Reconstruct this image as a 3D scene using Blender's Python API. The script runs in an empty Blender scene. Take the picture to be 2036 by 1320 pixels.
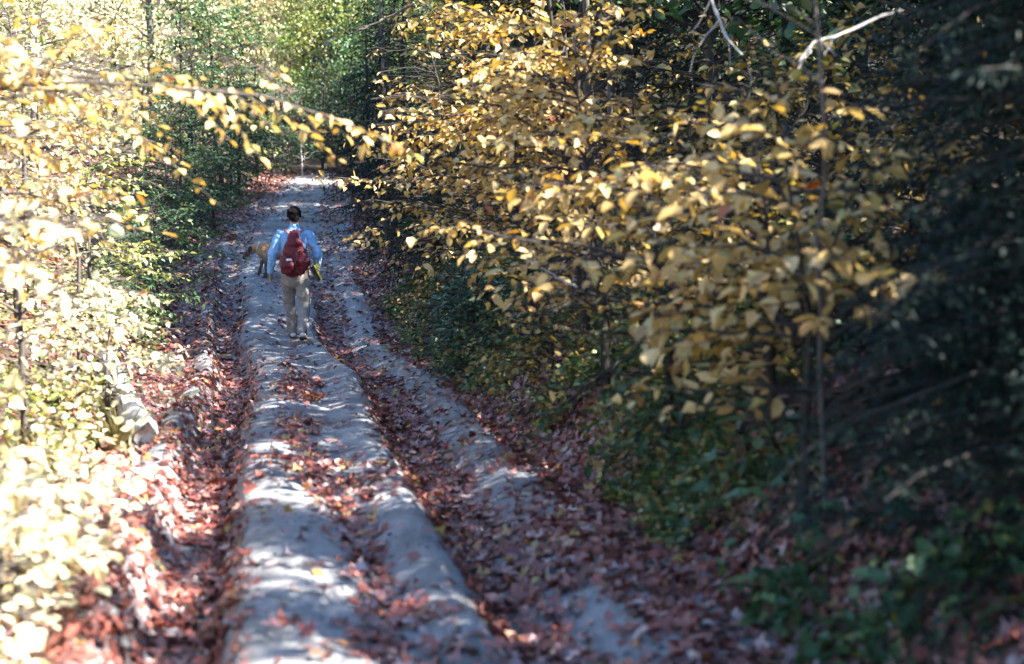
import bpy, bmesh, math
import numpy as np
from mathutils import Vector, Matrix

# ------------------------------------------------------------------ camera, sky, sun, exposure
SC = bpy.context.scene
COL = SC.collection
R = math.radians
CAM_Z, PITCH, LENS = 1.6, 4.65, 50.0
FPX = 2036 * LENS / 36.0
cam_d = bpy.data.cameras.new('camera')
cam_d.lens = LENS; cam_d.sensor_width = 36.0; cam_d.clip_start = 0.05; cam_d.clip_end = 1000
cam_d.dof.use_dof = True; cam_d.dof.focus_distance = 18.5; cam_d.dof.aperture_fstop = 1.6
cam = bpy.data.objects.new('camera', cam_d); COL.objects.link(cam)
cam.location = (0, 0, CAM_Z); cam.rotation_euler = (R(90 - PITCH), 0, 0)
SC.camera = cam

SUN_EL = 43.0
SUN_AZ = 102.0            # degrees from +Y towards +X: the sun stands to the right, a little behind
w = bpy.data.worlds.new('World'); SC.world = w; w.use_nodes = True
nt = w.node_tree; bgn = nt.nodes['Background']
sky = nt.nodes.new('ShaderNodeTexSky'); sky.sky_type = 'NISHITA'; sky.sun_disc = False
sky.sun_elevation = R(SUN_EL); sky.sun_rotation = R(SUN_AZ); sky.air_density = 1.0; sky.dust_density = 0.0; sky.ozone_density = 4.0
nt.links.new(sky.outputs[0], bgn.inputs[0]); bgn.inputs[1].default_value = 0.070
sun_d = bpy.data.lights.new('sun', 'SUN'); sun_d.energy = 5.0; sun_d.angle = R(0.53); sun_d.color = (1.0, 0.96, 0.90)
sun = bpy.data.objects.new('sun', sun_d); COL.objects.link(sun)
SDIR = Vector((math.cos(R(SUN_EL)) * math.sin(R(SUN_AZ)), math.cos(R(SUN_EL)) * math.cos(R(SUN_AZ)), math.sin(R(SUN_EL))))
sun.rotation_euler = SDIR.to_track_quat('Z', 'Y').to_euler()
sun.location = (12, -3, 14)
SC.view_settings.view_transform = 'Standard'; SC.view_settings.look = 'None'
SC.view_settings.exposure = 2.85; SC.view_settings.gamma = 1.0; SC.view_settings.use_curve_mapping = False
SC.cycles.max_bounces = 7; SC.cycles.diffuse_bounces = 4; SC.cycles.transmission_bounces = 4
SC.cycles.glossy_bounces = 2; SC.cycles.use_denoising = True
SC.cycles.caustics_reflective = False; SC.cycles.caustics_refractive = False

rng = np.random.default_rng(11)

# ------------------------------------------------------------------ numeric helpers
def lattice(seed):
    return np.random.default_rng(seed).random((256, 256))
_L = [lattice(s) for s in range(6)]
def vnoise(x, y, k=0):
    x = np.asarray(x, float); y = np.asarray(y, float)
    xi = np.floor(x).astype(int); yi = np.floor(y).astype(int)
    fx = x - xi; fy = y - yi
    fx = fx * fx * (3 - 2 * fx); fy = fy * fy * (3 - 2 * fy)
    L = _L[k]
    g = lambda a, b: L[a & 255, b & 255]
    return (g(xi, yi) * (1 - fx) + g(xi + 1, yi) * fx) * (1 - fy) + (g(xi, yi + 1) * (1 - fx) + g(xi + 1, yi + 1) * fx) * fy
def fbm(x, y, k=0, n=4):
    s = 0; a = 0.5
    for i in range(n):
        s = s + a * (vnoise(x * 2 ** i + 17.3 * i, y * 2 ** i + 5.1 * i, (k + i) % 6) - 0.5); a *= 0.5
    return s
def smooth(e0, e1, x):
    t = np.clip((np.asarray(x, float) - e0) / (e1 - e0), 0, 1); return t * t * (3 - 2 * t)
def sm_interp(y, xs, ys, wd):
    y = np.asarray(y, float)
    return sum(np.interp(y + k * wd, xs, ys) for k in (-1, -0.5, 0, 0.5, 1)) / 5
XC_Y = [-20, 0, 5, 8.7, 12.2, 16.8, 21, 24, 30, 35, 42, 50, 70, 140]
XC_X = [3.6, 0.36, -0.45, -1.08, -1.75, -2.62, -3.45, -4.0, -4.75, -5.2, -5.9, -6.8, -8.4, -12]
ZR_Y = [-20, 14, 17, 19, 21, 24, 30, 40, 50, 60, 80, 140]
ZR_Z = [0, 0, -0.07, -0.06, 0.22, 0.70, 1.45, 2.40, 3.35, 4.7, 9.5, 28]
def xc(y): return sm_interp(y, XC_Y, XC_X, 1.6)
def zr(y): return sm_interp(y, ZR_Y, ZR_Z, 1.2)
def ground(x, y):
    x = np.asarray(x, float); y = np.asarray(y, float)
    u0 = x - xc(y)
    u = u0 + 0.22 * (vnoise(y * 0.45 + 3.3, y * 0 + 2.2, 1) - 0.5)
    z = zr(y)
    fade = 1 - 0.85 * smooth(19.5, 27, y)
    au = np.abs(u)
    rut = np.exp(-(np.abs((u + 0.72) / 0.21)) ** 5) * 0.19 + np.where(u < 0.77, np.exp(-(np.abs((u - 0.77) / 0.215)) ** 4), np.exp(-(np.abs((u - 0.77) / 0.42)) ** 2.2)) * 0.19
    groove = (0.05 - 0.035 * smooth(7, 9, y)) * np.exp(-((u - 0.13 - 0.06 * np.sin(y * 1.3)) / 0.13) ** 2) + 0.03 * np.exp(-((u + 0.05) / 0.3) ** 2) * vnoise(y * 0.5, y * 0 + 7, 2)
    hump = 0.05 * np.exp(-((u + 0.27) / 0.22) ** 2) + 0.03 * np.exp(-((u - 0.38) / 0.13) ** 2)
    side = -0.055 * np.exp(-((u - 1.5) / 0.17) ** 2) - 0.05 * np.exp(-((u + 1.26) / 0.13) ** 2)
    shoulder = 0.022 * np.exp(-((u - 1.14) / 0.2) ** 2) + 0.05 * np.exp(-((u + 1.03) / 0.12) ** 2) * (0.15 + smooth(0.3, 0.7, vnoise(y * 0.8, y * 0 + 4, 5)))
    rel = hump - rut - groove + side + shoulder
    ridge = (0.35 + 0.65 * np.exp(-(au / 0.7) ** 6)) * np.exp(-(au / 1.6) ** 6)
    rip = 0.045 * (vnoise(y * 1.15 + 0.25 * u, u * 1.2 + 9, 3) - 0.5) + 0.016 * (vnoise(y * 2.6 + 0.5 * u, u * 1.7, 4) - 0.5)
    rip = rip + 0.012 * fbm(u * 4.5, y * 4.5, 2) + 0.007 * fbm(u * 16, y * 16, 1)
    sr = np.maximum(u - 1.62, 0); sl = np.maximum(-u - 1.5, 0)
    bank = np.minimum(0.62 * sr, 1.05 + 0.13 * sr) * smooth(0, 0.35, sr) + np.minimum(0.36 * sl, 0.55 + 0.09 * sl) * smooth(0, 0.6, sl)
    rough = (0.5 * fbm(x * 0.35, y * 0.35, 4) + 0.16 * fbm(x * 1.6, y * 1.6, 0)) * smooth(1.6, 3.2, au)
    z = z + fade * rel + rip * ridge + bank + rough
    return z
def gnormal(x, y, e=0.03):
    dx = (ground(x + e, y) - ground(x - e, y)) / (2 * e); dy = (ground(x, y + e) - ground(x, y - e)) / (2 * e)
    n = np.stack([-dx, -dy, np.ones_like(dx)], -1)
    return n / np.linalg.norm(n, axis=-1, keepdims=True)
CP, SP = math.cos(R(PITCH)), math.sin(R(PITCH))
def at(px, py, d):
    """world point seen at photo pixel (px, py) at forward distance d (world Y)"""
    a = (px - 1018) / FPX; b = -(py - 660) / FPX
    dx, dy, dz = a, CP + b * SP, -SP + b * CP
    k = d / dy
    return np.array([dx * k, d, CAM_Z + dz * k])
def project(P):
    P = np.asarray(P, float) - np.array([0, 0, CAM_Z])
    f = P[..., 1] * CP - P[..., 2] * SP; v = P[..., 1] * SP + P[..., 2] * CP
    f = np.maximum(f, 1e-3)
    return 1018 + FPX * P[..., 0] / f, 660 - FPX * v / f
def unit(v): return v / np.maximum(np.linalg.norm(v, axis=-1, keepdims=True), 1e-9)

# ------------------------------------------------------------------ scene helpers
def raw_mesh(name, V, F, mat, rnd=None, smooth_sh=False):
    """F: list of (m,k) int arrays"""
    me = bpy.data.meshes.new(name)
    V = np.ascontiguousarray(V, dtype=np.float32)
    me.vertices.add(len(V)); me.vertices.foreach_set('co', V.ravel())
    F = [np.asarray(f) for f in F if len(f)]
    loops = np.concatenate([f.ravel() for f in F]).astype(np.int32)
    tot = np.concatenate([np.full(len(f), f.shape[1]) for f in F]).astype(np.int32)
    start = np.concatenate([[0], np.cumsum(tot)[:-1]]).astype(np.int32)
    me.loops.add(len(loops)); me.loops.foreach_set('vertex_index', loops)
    me.polygons.add(len(tot)); me.polygons.foreach_set('loop_start', start)
    try: me.polygons.foreach_set('loop_total', tot)
    except Exception: pass
    if smooth_sh: me.polygons.foreach_set('use_smooth', np.ones(len(tot), dtype=bool))
    if rnd is not None:
        at_ = me.attributes.new('rnd', 'FLOAT', 'POINT'); at_.data.foreach_set('value', np.ascontiguousarray(rnd, dtype=np.float32))
    me.update(calc_edges=True); me.validate()
    if mat: me.materials.append(mat)
    return me
def link(name, me, parent=None, loc=None):
    o = bpy.data.objects.new(name, me); COL.objects.link(o)
    if parent is not None: o.parent = parent
    if loc is not None: o.location = loc
    return o
def tag(o, label=None, cat=None, group=None, kind=None):
    if label: o['label'] = label
    if cat: o['category'] = cat
    if group: o['group'] = group
    if kind: o['kind'] = kind
    return o
def empty(name, loc, label, cat, group=None):
    o = bpy.data.objects.new(name, None); COL.objects.link(o); o.location = [float(c) for c in loc]; o.empty_display_size = 0.2
    return tag(o, label, cat, group)

# ------------------------------------------------------------------ materials
def new_mat(name):
    m = bpy.data.materials.new(name); m.use_nodes = True
    n = m.node_tree.nodes; l = m.node_tree.links
    return m, n, l, n['Principled BSDF'], n['Material Output']
def ramp(n, stops, interp='LINEAR'):
    r = n.new('ShaderNodeValToRGB'); r.color_ramp.interpolation = interp
    e = r.color_ramp.elements
    while len(e) > 1: e.remove(e[-1])
    e[0].position = stops[0][0]; e[0].color = (*stops[0][1], 1)
    for p, c in stops[1:]:
        q = e.new(p); q.color = (*c, 1)
    return r
def leaf_mat(name, stops, rough=0.42, transl=0.35, spec=0.5, sat=1.25):
    m, n, l, p, out = new_mat(name)
    a = n.new('ShaderNodeAttribute'); a.attribute_name = 'rnd'
    r = ramp(n, stops); l.new(a.outputs['Fac'], r.inputs[0])
    tc = n.new('ShaderNodeTexCoord'); no = n.new('ShaderNodeTexNoise'); no.inputs['Scale'].default_value = 38; no.inputs['Detail'].default_value = 2
    l.new(tc.outputs['Object'], no.inputs['Vector'])
    hs = n.new('ShaderNodeHueSaturation'); mr = n.new('ShaderNodeMapRange')
    mr.inputs['To Min'].default_value = 0.72; mr.inputs['To Max'].default_value = 1.28
    l.new(no.outputs['Fac'], mr.inputs['Value']); l.new(mr.outputs[0], hs.inputs['Value']); l.new(r.outputs[0], hs.inputs['Color'])
    l.new(hs.outputs[0], p.inputs['Base Color'])
    p.inputs['Roughness'].default_value = rough; p.inputs['Specular IOR Level'].default_value = spec
    if transl > 0:
        t = n.new('ShaderNodeBsdfTranslucent'); h2 = n.new('ShaderNodeHueSaturation'); h2.inputs['Saturation'].default_value = sat; h2.inputs['Value'].default_value = 1.15
        l.new(hs.outputs[0], h2.inputs['Color']); l.new(h2.outputs[0], t.inputs['Color'])
        mx = n.new('ShaderNodeMixShader'); mx.inputs[0].default_value = transl
        l.new(p.outputs[0], mx.inputs[1]); l.new(t.outputs[0], mx.inputs[2]); l.new(mx.outputs[0], out.inputs['Surface'])
    return m
def plain_mat(name, c1, c2, scale=20, rough=0.8, bump=0.0, bscale=None, spec=0.3, detail=4, stretch=None, bdist=0.01):
    m, n, l, p, out = new_mat(name)
    tc = n.new('ShaderNodeTexCoord'); mp = n.new('ShaderNodeMapping')
    if stretch: mp.inputs['Scale'].default_value = stretch
    l.new(tc.outputs['Object'], mp.inputs['Vector'])
    no = n.new('ShaderNodeTexNoise'); no.inputs['Scale'].default_value = scale; no.inputs['Detail'].default_value = detail
    l.new(mp.outputs[0], no.inputs['Vector'])
    r = ramp(n, [(0.32, c1), (0.68, c2)]); l.new(no.outputs['Fac'], r.inputs[0]); l.new(r.outputs[0], p.inputs['Base Color'])
    p.inputs['Roughness'].default_value = rough; p.inputs['Specular IOR Level'].default_value = spec
    if bump:
        b = n.new('ShaderNodeBump'); b.inputs['Strength'].default_value = bump; b.inputs['Distance'].default_value = bdist
        nb = n.new('ShaderNodeTexNoise'); nb.inputs['Scale'].default_value = bscale or scale * 2; nb.inputs['Detail'].default_value = 5
        l.new(mp.outputs[0], nb.inputs['Vector']); l.new(nb.outputs['Fac'], b.inputs['Height']); l.new(b.outputs[0], p.inputs['Normal'])
    return m

M = {}
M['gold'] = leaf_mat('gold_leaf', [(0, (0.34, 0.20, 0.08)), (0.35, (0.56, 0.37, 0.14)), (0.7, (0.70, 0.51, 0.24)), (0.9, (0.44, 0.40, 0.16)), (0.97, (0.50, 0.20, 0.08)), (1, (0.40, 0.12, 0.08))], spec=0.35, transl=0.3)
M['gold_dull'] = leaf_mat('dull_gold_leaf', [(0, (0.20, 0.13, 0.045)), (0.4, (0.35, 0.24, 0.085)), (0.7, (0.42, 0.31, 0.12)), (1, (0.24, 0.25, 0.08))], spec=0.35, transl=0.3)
M['pale'] = leaf_mat('pale_yellow_leaf', [(0, (0.52, 0.38, 0.17)), (0.3, (0.70, 0.58, 0.32)), (0.6, (0.72, 0.68, 0.46)), (0.85, (0.58, 0.64, 0.42)), (1, (0.55, 0.28, 0.12))], transl=0.28, sat=1.1)  # yellow leaves paled further, overexposed sunlight put into their colour
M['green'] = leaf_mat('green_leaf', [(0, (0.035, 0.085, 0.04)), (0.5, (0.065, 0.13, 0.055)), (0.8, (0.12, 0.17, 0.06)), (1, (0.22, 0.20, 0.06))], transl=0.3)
M['lightgreen'] = leaf_mat('light_green_leaf', [(0, (0.13, 0.20, 0.06)), (0.5, (0.28, 0.32, 0.11)), (0.85, (0.44, 0.40, 0.14)), (1, (0.50, 0.38, 0.12))], transl=0.32)
M['broad'] = leaf_mat('broad_green_leaf', [(0, (0.05, 0.12, 0.07)), (0.5, (0.09, 0.18, 0.10)), (1, (0.17, 0.24, 0.08))], transl=0.25, rough=0.35)
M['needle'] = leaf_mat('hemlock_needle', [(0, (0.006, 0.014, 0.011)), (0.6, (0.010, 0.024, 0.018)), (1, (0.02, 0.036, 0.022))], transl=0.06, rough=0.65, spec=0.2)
M['pine'] = leaf_mat('pine_needle', [(0, (0.03, 0.075, 0.055)), (0.6, (0.05, 0.11, 0.08)), (1, (0.08, 0.13, 0.08))], transl=0.1, rough=0.45)
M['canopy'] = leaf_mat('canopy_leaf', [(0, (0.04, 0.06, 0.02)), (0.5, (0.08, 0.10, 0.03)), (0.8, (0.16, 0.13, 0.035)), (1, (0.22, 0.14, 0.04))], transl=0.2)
M['litter'] = leaf_mat('fallen_leaf', [(0, (0.07, 0.026, 0.020)), (0.3, (0.20, 0.060, 0.046)), (0.55, (0.33, 0.108, 0.075)), (0.70, (0.32, 0.18, 0.17)), (0.85, (0.52, 0.41, 0.39)), (0.94, (0.46, 0.19, 0.06)), (1, (0.42, 0.29, 0.09))], transl=0.12, rough=0.38, spec=0.6)  # pale pinkish stops mix leaf undersides with painted-in sky glints
M['grass'] = leaf_mat('grass_blade', [(0, (0.10, 0.15, 0.05)), (0.5, (0.22, 0.24, 0.09)), (1, (0.42, 0.36, 0.17))], transl=0.3)
M['bark'] = plain_mat('grey_brown_bark', (0.055, 0.045, 0.04), (0.13, 0.11, 0.095), 9, 0.9, 0.9, 22, stretch=(1, 1, 0.2), bdist=0.02)
M['bark_dark'] = plain_mat('dark_bark', (0.022, 0.019, 0.017), (0.06, 0.05, 0.043), 9, 0.9, 0.9, 22, stretch=(1, 1, 0.2), bdist=0.02)
M['bark_pale'] = plain_mat('pale_grey_bark', (0.28, 0.26, 0.24), (0.46, 0.43, 0.40), 12, 0.85, 0.5, 30, stretch=(1, 1, 0.4))
M['dead_wood'] = plain_mat('weathered_dead_wood', (0.46, 0.42, 0.37), (0.64, 0.60, 0.54), 10, 0.8, 0.8, 40, stretch=(1, 0.15, 1))

# sand of the road: fine grain, damp patches, tyre smears
m, n, l, p, out = new_mat('packed_sand'); M['sand'] = m
tc = n.new('ShaderNodeTexCoord')
n1 = n.new('ShaderNodeTexNoise'); n1.inputs['Scale'].default_value = 1.7; n1.inputs['Detail'].default_value = 6
n2 = n.new('ShaderNodeTexNoise'); n2.inputs['Scale'].default_value = 42; n2.inputs['Detail'].default_value = 9; n2.inputs['Roughness'].default_value = 0.72
mp = n.new('ShaderNodeMapping'); mp.inputs['Rotation'].default_value = (0, 0, R(-11)); mp.inputs['Scale'].default_value = (14, 1.6, 8)
n3 = n.new('ShaderNodeTexNoise'); n3.inputs['Scale'].default_value = 1.0; n3.inputs['Detail'].default_value = 4
l.new(tc.outputs['Object'], n1.inputs['Vector']); l.new(tc.outputs['Object'], n2.inputs['Vector'])
l.new(tc.outputs['Object'], mp.inputs['Vector']); l.new(mp.outputs[0], n3.inputs['Vector'])
r1 = ramp(n, [(0.3, (0.20, 0.192, 0.185)), (0.5, (0.34, 0.335, 0.335)), (0.7, (0.41, 0.405, 0.405))]); l.new(n1.outputs['Fac'], r1.inputs[0])
mx = n.new('ShaderNodeMix'); mx.data_type = 'RGBA'; mx.blend_type = 'MULTIPLY'; mx.inputs['Factor'].default_value = 0.7
r2 = ramp(n, [(0.32, (0.52, 0.50, 0.48)), (0.6, (1, 1, 1))]); l.new(n2.outputs['Fac'], r2.inputs[0])
l.new(r1.outputs[0], mx.inputs['A']); l.new(r2.outputs[0], mx.inputs['B'])
mx2 = n.new('ShaderNodeMix'); mx2.data_type = 'RGBA'; mx2.blend_type = 'MULTIPLY'; mx2.inputs['Factor'].default_value = 0.55
r3 = ramp(n, [(0.35, (0.72, 0.71, 0.70)), (0.6, (1, 1, 1))]); l.new(n3.outputs['Fac'], r3.inputs[0])
l.new(mx.outputs['Result'], mx2.inputs['A']); l.new(r3.outputs[0], mx2.inputs['B']); l.new(mx2.outputs['Result'], p.inputs['Base Color'])
p.inputs['Roughness'].default_value = 0.85; p.inputs['Specular IOR Level'].default_value = 0.25
ad = n.new('ShaderNodeMath'); ad.operation = 'ADD'; l.new(n2.outputs['Fac'], ad.inputs[0]); l.new(n3.outputs['Fac'], ad.inputs[1])
b = n.new('ShaderNodeBump'); b.inputs['Strength'].default_value = 0.8; b.inputs['Distance'].default_value = 0.018
l.new(ad.outputs[0], b.inputs['Height']); l.new(b.outputs[0], p.inputs['Normal'])
M['humus'] = plain_mat('forest_humus', (0.025, 0.018, 0.014), (0.085, 0.058, 0.04), 6, 0.95, 0.8, 30, detail=8, bdist=0.03)

# ------------------------------------------------------------------ terrain: one sheet, the road strip and the floor on both sides
ys = np.concatenate([np.arange(-9, 2.6, 0.4), np.arange(2.6, 12, 0.04), np.arange(12, 24, 0.065), np.arange(24, 52, 0.16), np.arange(52, 150, 1.2)])
uo = np.concatenate([np.arange(-2.0, -1.55, 0.06), np.arange(-1.5, 1.62, 0.036), np.arange(1.65, 2.1, 0.06)])
far = 2.15 + np.cumsum(0.10 * 1.06 ** np.arange(62))
us = np.concatenate([-far[::-1], uo, far])
UU, YY = np.meshgrid(us, ys)
XX = xc(YY) + UU
ZZ = ground(XX, YY)
VT = np.stack([XX, YY, ZZ], -1).reshape(-1, 3)
nu = len(us)
jj, ii = np.meshgrid(np.arange(len(ys) - 1), np.arange(nu - 1), indexing='ij')
quads = np.stack([jj * nu + ii, jj * nu + ii + 1, (jj + 1) * nu + ii + 1, (jj + 1) * nu + ii], -1).reshape(-1, 4)
uc = us[ii.ravel()] + 0.018
yq = ys[jj.ravel()]; xq = xc(yq) + uc; edge = 0.9 * fbm(xq * 1.1, yq * 0.5, 2)
tp_ = smooth(27, 45, yq)
on_road = (uc > -1.5 + 0.75 * tp_ + edge * tp_) & (uc < 1.64 - 0.85 * tp_ + edge * tp_) & (yq < 45.5 + 5 * edge)
def sub_mesh(name, sel, mat):
    q = quads[sel]; ids, inv = np.unique(q, return_inverse=True)
    me = raw_mesh(name, VT[ids], [inv.reshape(-1, 4)], mat, smooth_sh=True)
    return link(name, me)
o = sub_mesh('dirt_road', on_road, M['sand']); tag(o, 'rutted grey sandy track running up through the woods', kind='structure')
o = sub_mesh('forest_floor', ~on_road, M['humus']); tag(o, 'brown forest floor on both banks of the track', kind='structure')

# ------------------------------------------------------------------ leaves and tubes
LEAF = (np.array([[0, 0, 0], [-0.27, 0.30, 0.07], [-0.23, 0.66, 0.05], [0, 1.0, -0.10], [0.23, 0.66, 0.05], [0.27, 0.30, 0.07]], float),
        [np.array([[0, 3, 2, 1]]), np.array([[0, 5, 4, 3]])])
LEAVES = [LEAF,
          (np.array([[0, 0, 0], [-0.20, 0.25, 0.10], [-0.19, 0.70, 0.12], [0.03, 1.0, 0.06], [0.21, 0.66, 0.02], [0.22, 0.28, 0.05]], float), LEAF[1]),
          (np.array([[0, 0, 0], [-0.34, 0.36, 0.14], [-0.26, 0.62, 0.20], [-0.02, 0.95, -0.22], [0.28, 0.60, 0.12], [0.33, 0.34, 0.10]], float), LEAF[1]),
          (np.array([[0, 0, 0], [-0.30, 0.22, 0.02], [-0.12, 0.55, -0.02], [0.0, 0.9, -0.16], [0.16, 0.62, 0.10], [0.24, 0.30, 0.16]], float), LEAF[1])]
BLADE = (np.array([[-0.05, 0, 0], [0.05, 0, 0], [0.035, 0.6, 0.03], [0, 1, -0.06], [-0.035, 0.6, 0.03]], float), [np.array([[0, 1, 2, 3]]), np.array([[0, 3, 4, 0]])[:, :3]])
NEEDLE = (np.array([[0, 0, 0], [0.13, 0.45, 0.02], [0, 1, -0.05], [-0.13, 0.45, 0.02]], float), [np.array([[0, 1, 2, 3]])])
def maple(seed):
    r = np.random.default_rng(seed)
    a = np.array([-90, -55, -20, 12, 38, 62, 90, 118, 142, 168, 200, 235]) + r.normal(0, 4, 12)
    rad = np.array([0.12, 0.38, 0.30, 0.52, 0.27, 0.36, 0.62, 0.36, 0.27, 0.52, 0.30, 0.38]) * (1 + r.normal(0, 0.08, 12))
    x = rad * np.cos(np.radians(a)); y = rad * np.sin(np.radians(a)) + 0.4
    curl = r.uniform(-0.9, 1.1); curl2 = r.uniform(-0.4, 0.9)
    z = curl * x * x + curl2 * (y - 0.4) ** 2 + r.normal(0, 0.03, 12)
    V = np.concatenate([[[0, 0.4, 0]], np.stack([x, y, z], -1)])
    F = np.array([[0, 1 + i, 1 + (i + 1) % 12] for i in range(12)])
    return (V, [F])
MAPLES = [maple(s) for s in range(5)]
FALLEN = (np.array([[0, 0, 0.02], [-0.30, 0.28, 0.10], [-0.20, 0.72, 0.16], [0, 1.0, 0.02], [0.26, 0.64, 0.13], [0.28, 0.26, 0.0]], float), [np.array([[0, 3, 2, 1]]), np.array([[0, 5, 4, 3]])])
def frames(axis, normal):
    Y = unit(axis); X = unit(np.cross(Y, normal)); Z = np.cross(X, Y)
    return X, Y, Z
def scatter(tmpl, P, axis, normal, size, r, wide=None):
    """stack len(P) copies of a template as arrays (V, F list, rnd)"""
    T, Fs = tmpl; n = len(P); k = len(T)
    X, Y, Z = frames(axis, normal)
    s = np.asarray(size, float).reshape(-1, 1, 1) * np.ones((n, 1, 1))
    wd = np.ones((n, 1, 1)) if wide is None else np.asarray(wide, float).reshape(-1, 1, 1)
    V = P[:, None, :] + s * (X[:, None, :] * T[None, :, 0:1] * wd + Y[:, None, :] * T[None, :, 1:2] + Z[:, None, :] * T[None, :, 2:3])
    off = (np.arange(n) * k)[:, None, None]
    return V.reshape(-1, 3), [(f[None] + off).reshape(-1, f.shape[1]) for f in Fs], np.repeat(r, k)
def join(parts):
    Vs, Fs, Rs, o = [], [], [], 0
    for V, F, r in parts:
        Vs.append(V); Fs += [f + o for f in F]; Rs.append(r); o += len(V)
    return np.concatenate(Vs), Fs, np.concatenate(Rs)
def tubes(paths, radii, sides=5):
    """paths (n,k,3), radii (n,k)"""
    paths = np.asarray(paths, float); radii = np.asarray(radii, float)
    n, k, _ = paths.shape
    t = np.gradient(paths, axis=1); t = unit(t)
    ref = np.where(np.abs(t[..., 2:3]) > 0.9, np.array([1.0, 0, 0]), np.array([0, 0, 1.0]))
    a = unit(np.cross(t, ref)); b = np.cross(t, a)
    ang = np.arange(sides) * 2 * math.pi / sides
    V = paths[:, :, None, :] + radii[:, :, None, None] * (a[:, :, None, :] * np.cos(ang)[None, None, :, None] + b[:, :, None, :] * np.sin(ang)[None, None, :, None])
    base = (np.arange(n) * k * sides)[:, None, None] + (np.arange(k - 1) * sides)[None, :, None]
    i = np.arange(sides); j = (i + 1) % sides
    q = np.stack([base + i, base + j, base + sides + j, base + sides + i], -1).reshape(-1, 4)
    return V.reshape(-1, 3), [q], np.zeros(n * k * sides)
def curve_paths(P0, D, L, k, droop, wob, r):
    """n curved paths: start points, unit directions, lengths"""
    n = len(P0); t = np.linspace(0, 1, k)
    P = P0[:, None, :] + D[:, None, :] * (L[:, None] * t)[..., None]
    P[..., 2] -= (droop * L)[:, None] * t ** 2
    wv = r.normal(0, 1, (n, k, 3)) * wob; wv = np.cumsum(wv, axis=1) * L[:, None, None]; wv -= wv[:, :1]
    return P + wv
def path_at(P, idx, t):
    """sample paths P (n,k,3) at parameter t for path idx"""
    k = P.shape[1]; f = t * (k - 1); i = np.minimum(f.astype(int), k - 2); f = (f - i)[:, None]
    return P[idx, i] * (1 - f) + P[idx, i + 1] * f, unit(P[idx, i + 1] - P[idx, i])

BIG_LEAF = {}
def big_leaf_meshes(mat):
    if mat.name not in BIG_LEAF:
        v = []
        for q in range(6):
            T = LEAF[0].copy(); T[:, 0] *= 1 + 0.12 * (q - 2.5) / 2.5; T[1:3, 2] += 0.03 * q; T[3, 2] -= 0.04 * (q % 3)
            v.append(raw_mesh('leaf', T, LEAF[1], mat, np.full(6, (q + 0.5) / 6.5)))
        BIG_LEAF[mat.name] = v
    return BIG_LEAF[mat.name]
def basis_matrix(X, Y, Z, s, P):
    m = Matrix.Identity(4)
    for c, v in enumerate((X, Y, Z)):
        for r_ in range(3): m[r_][c] = float(v[r_] * s)
    for r_ in range(3): m[r_][3] = float(P[r_])
    return m

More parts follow.
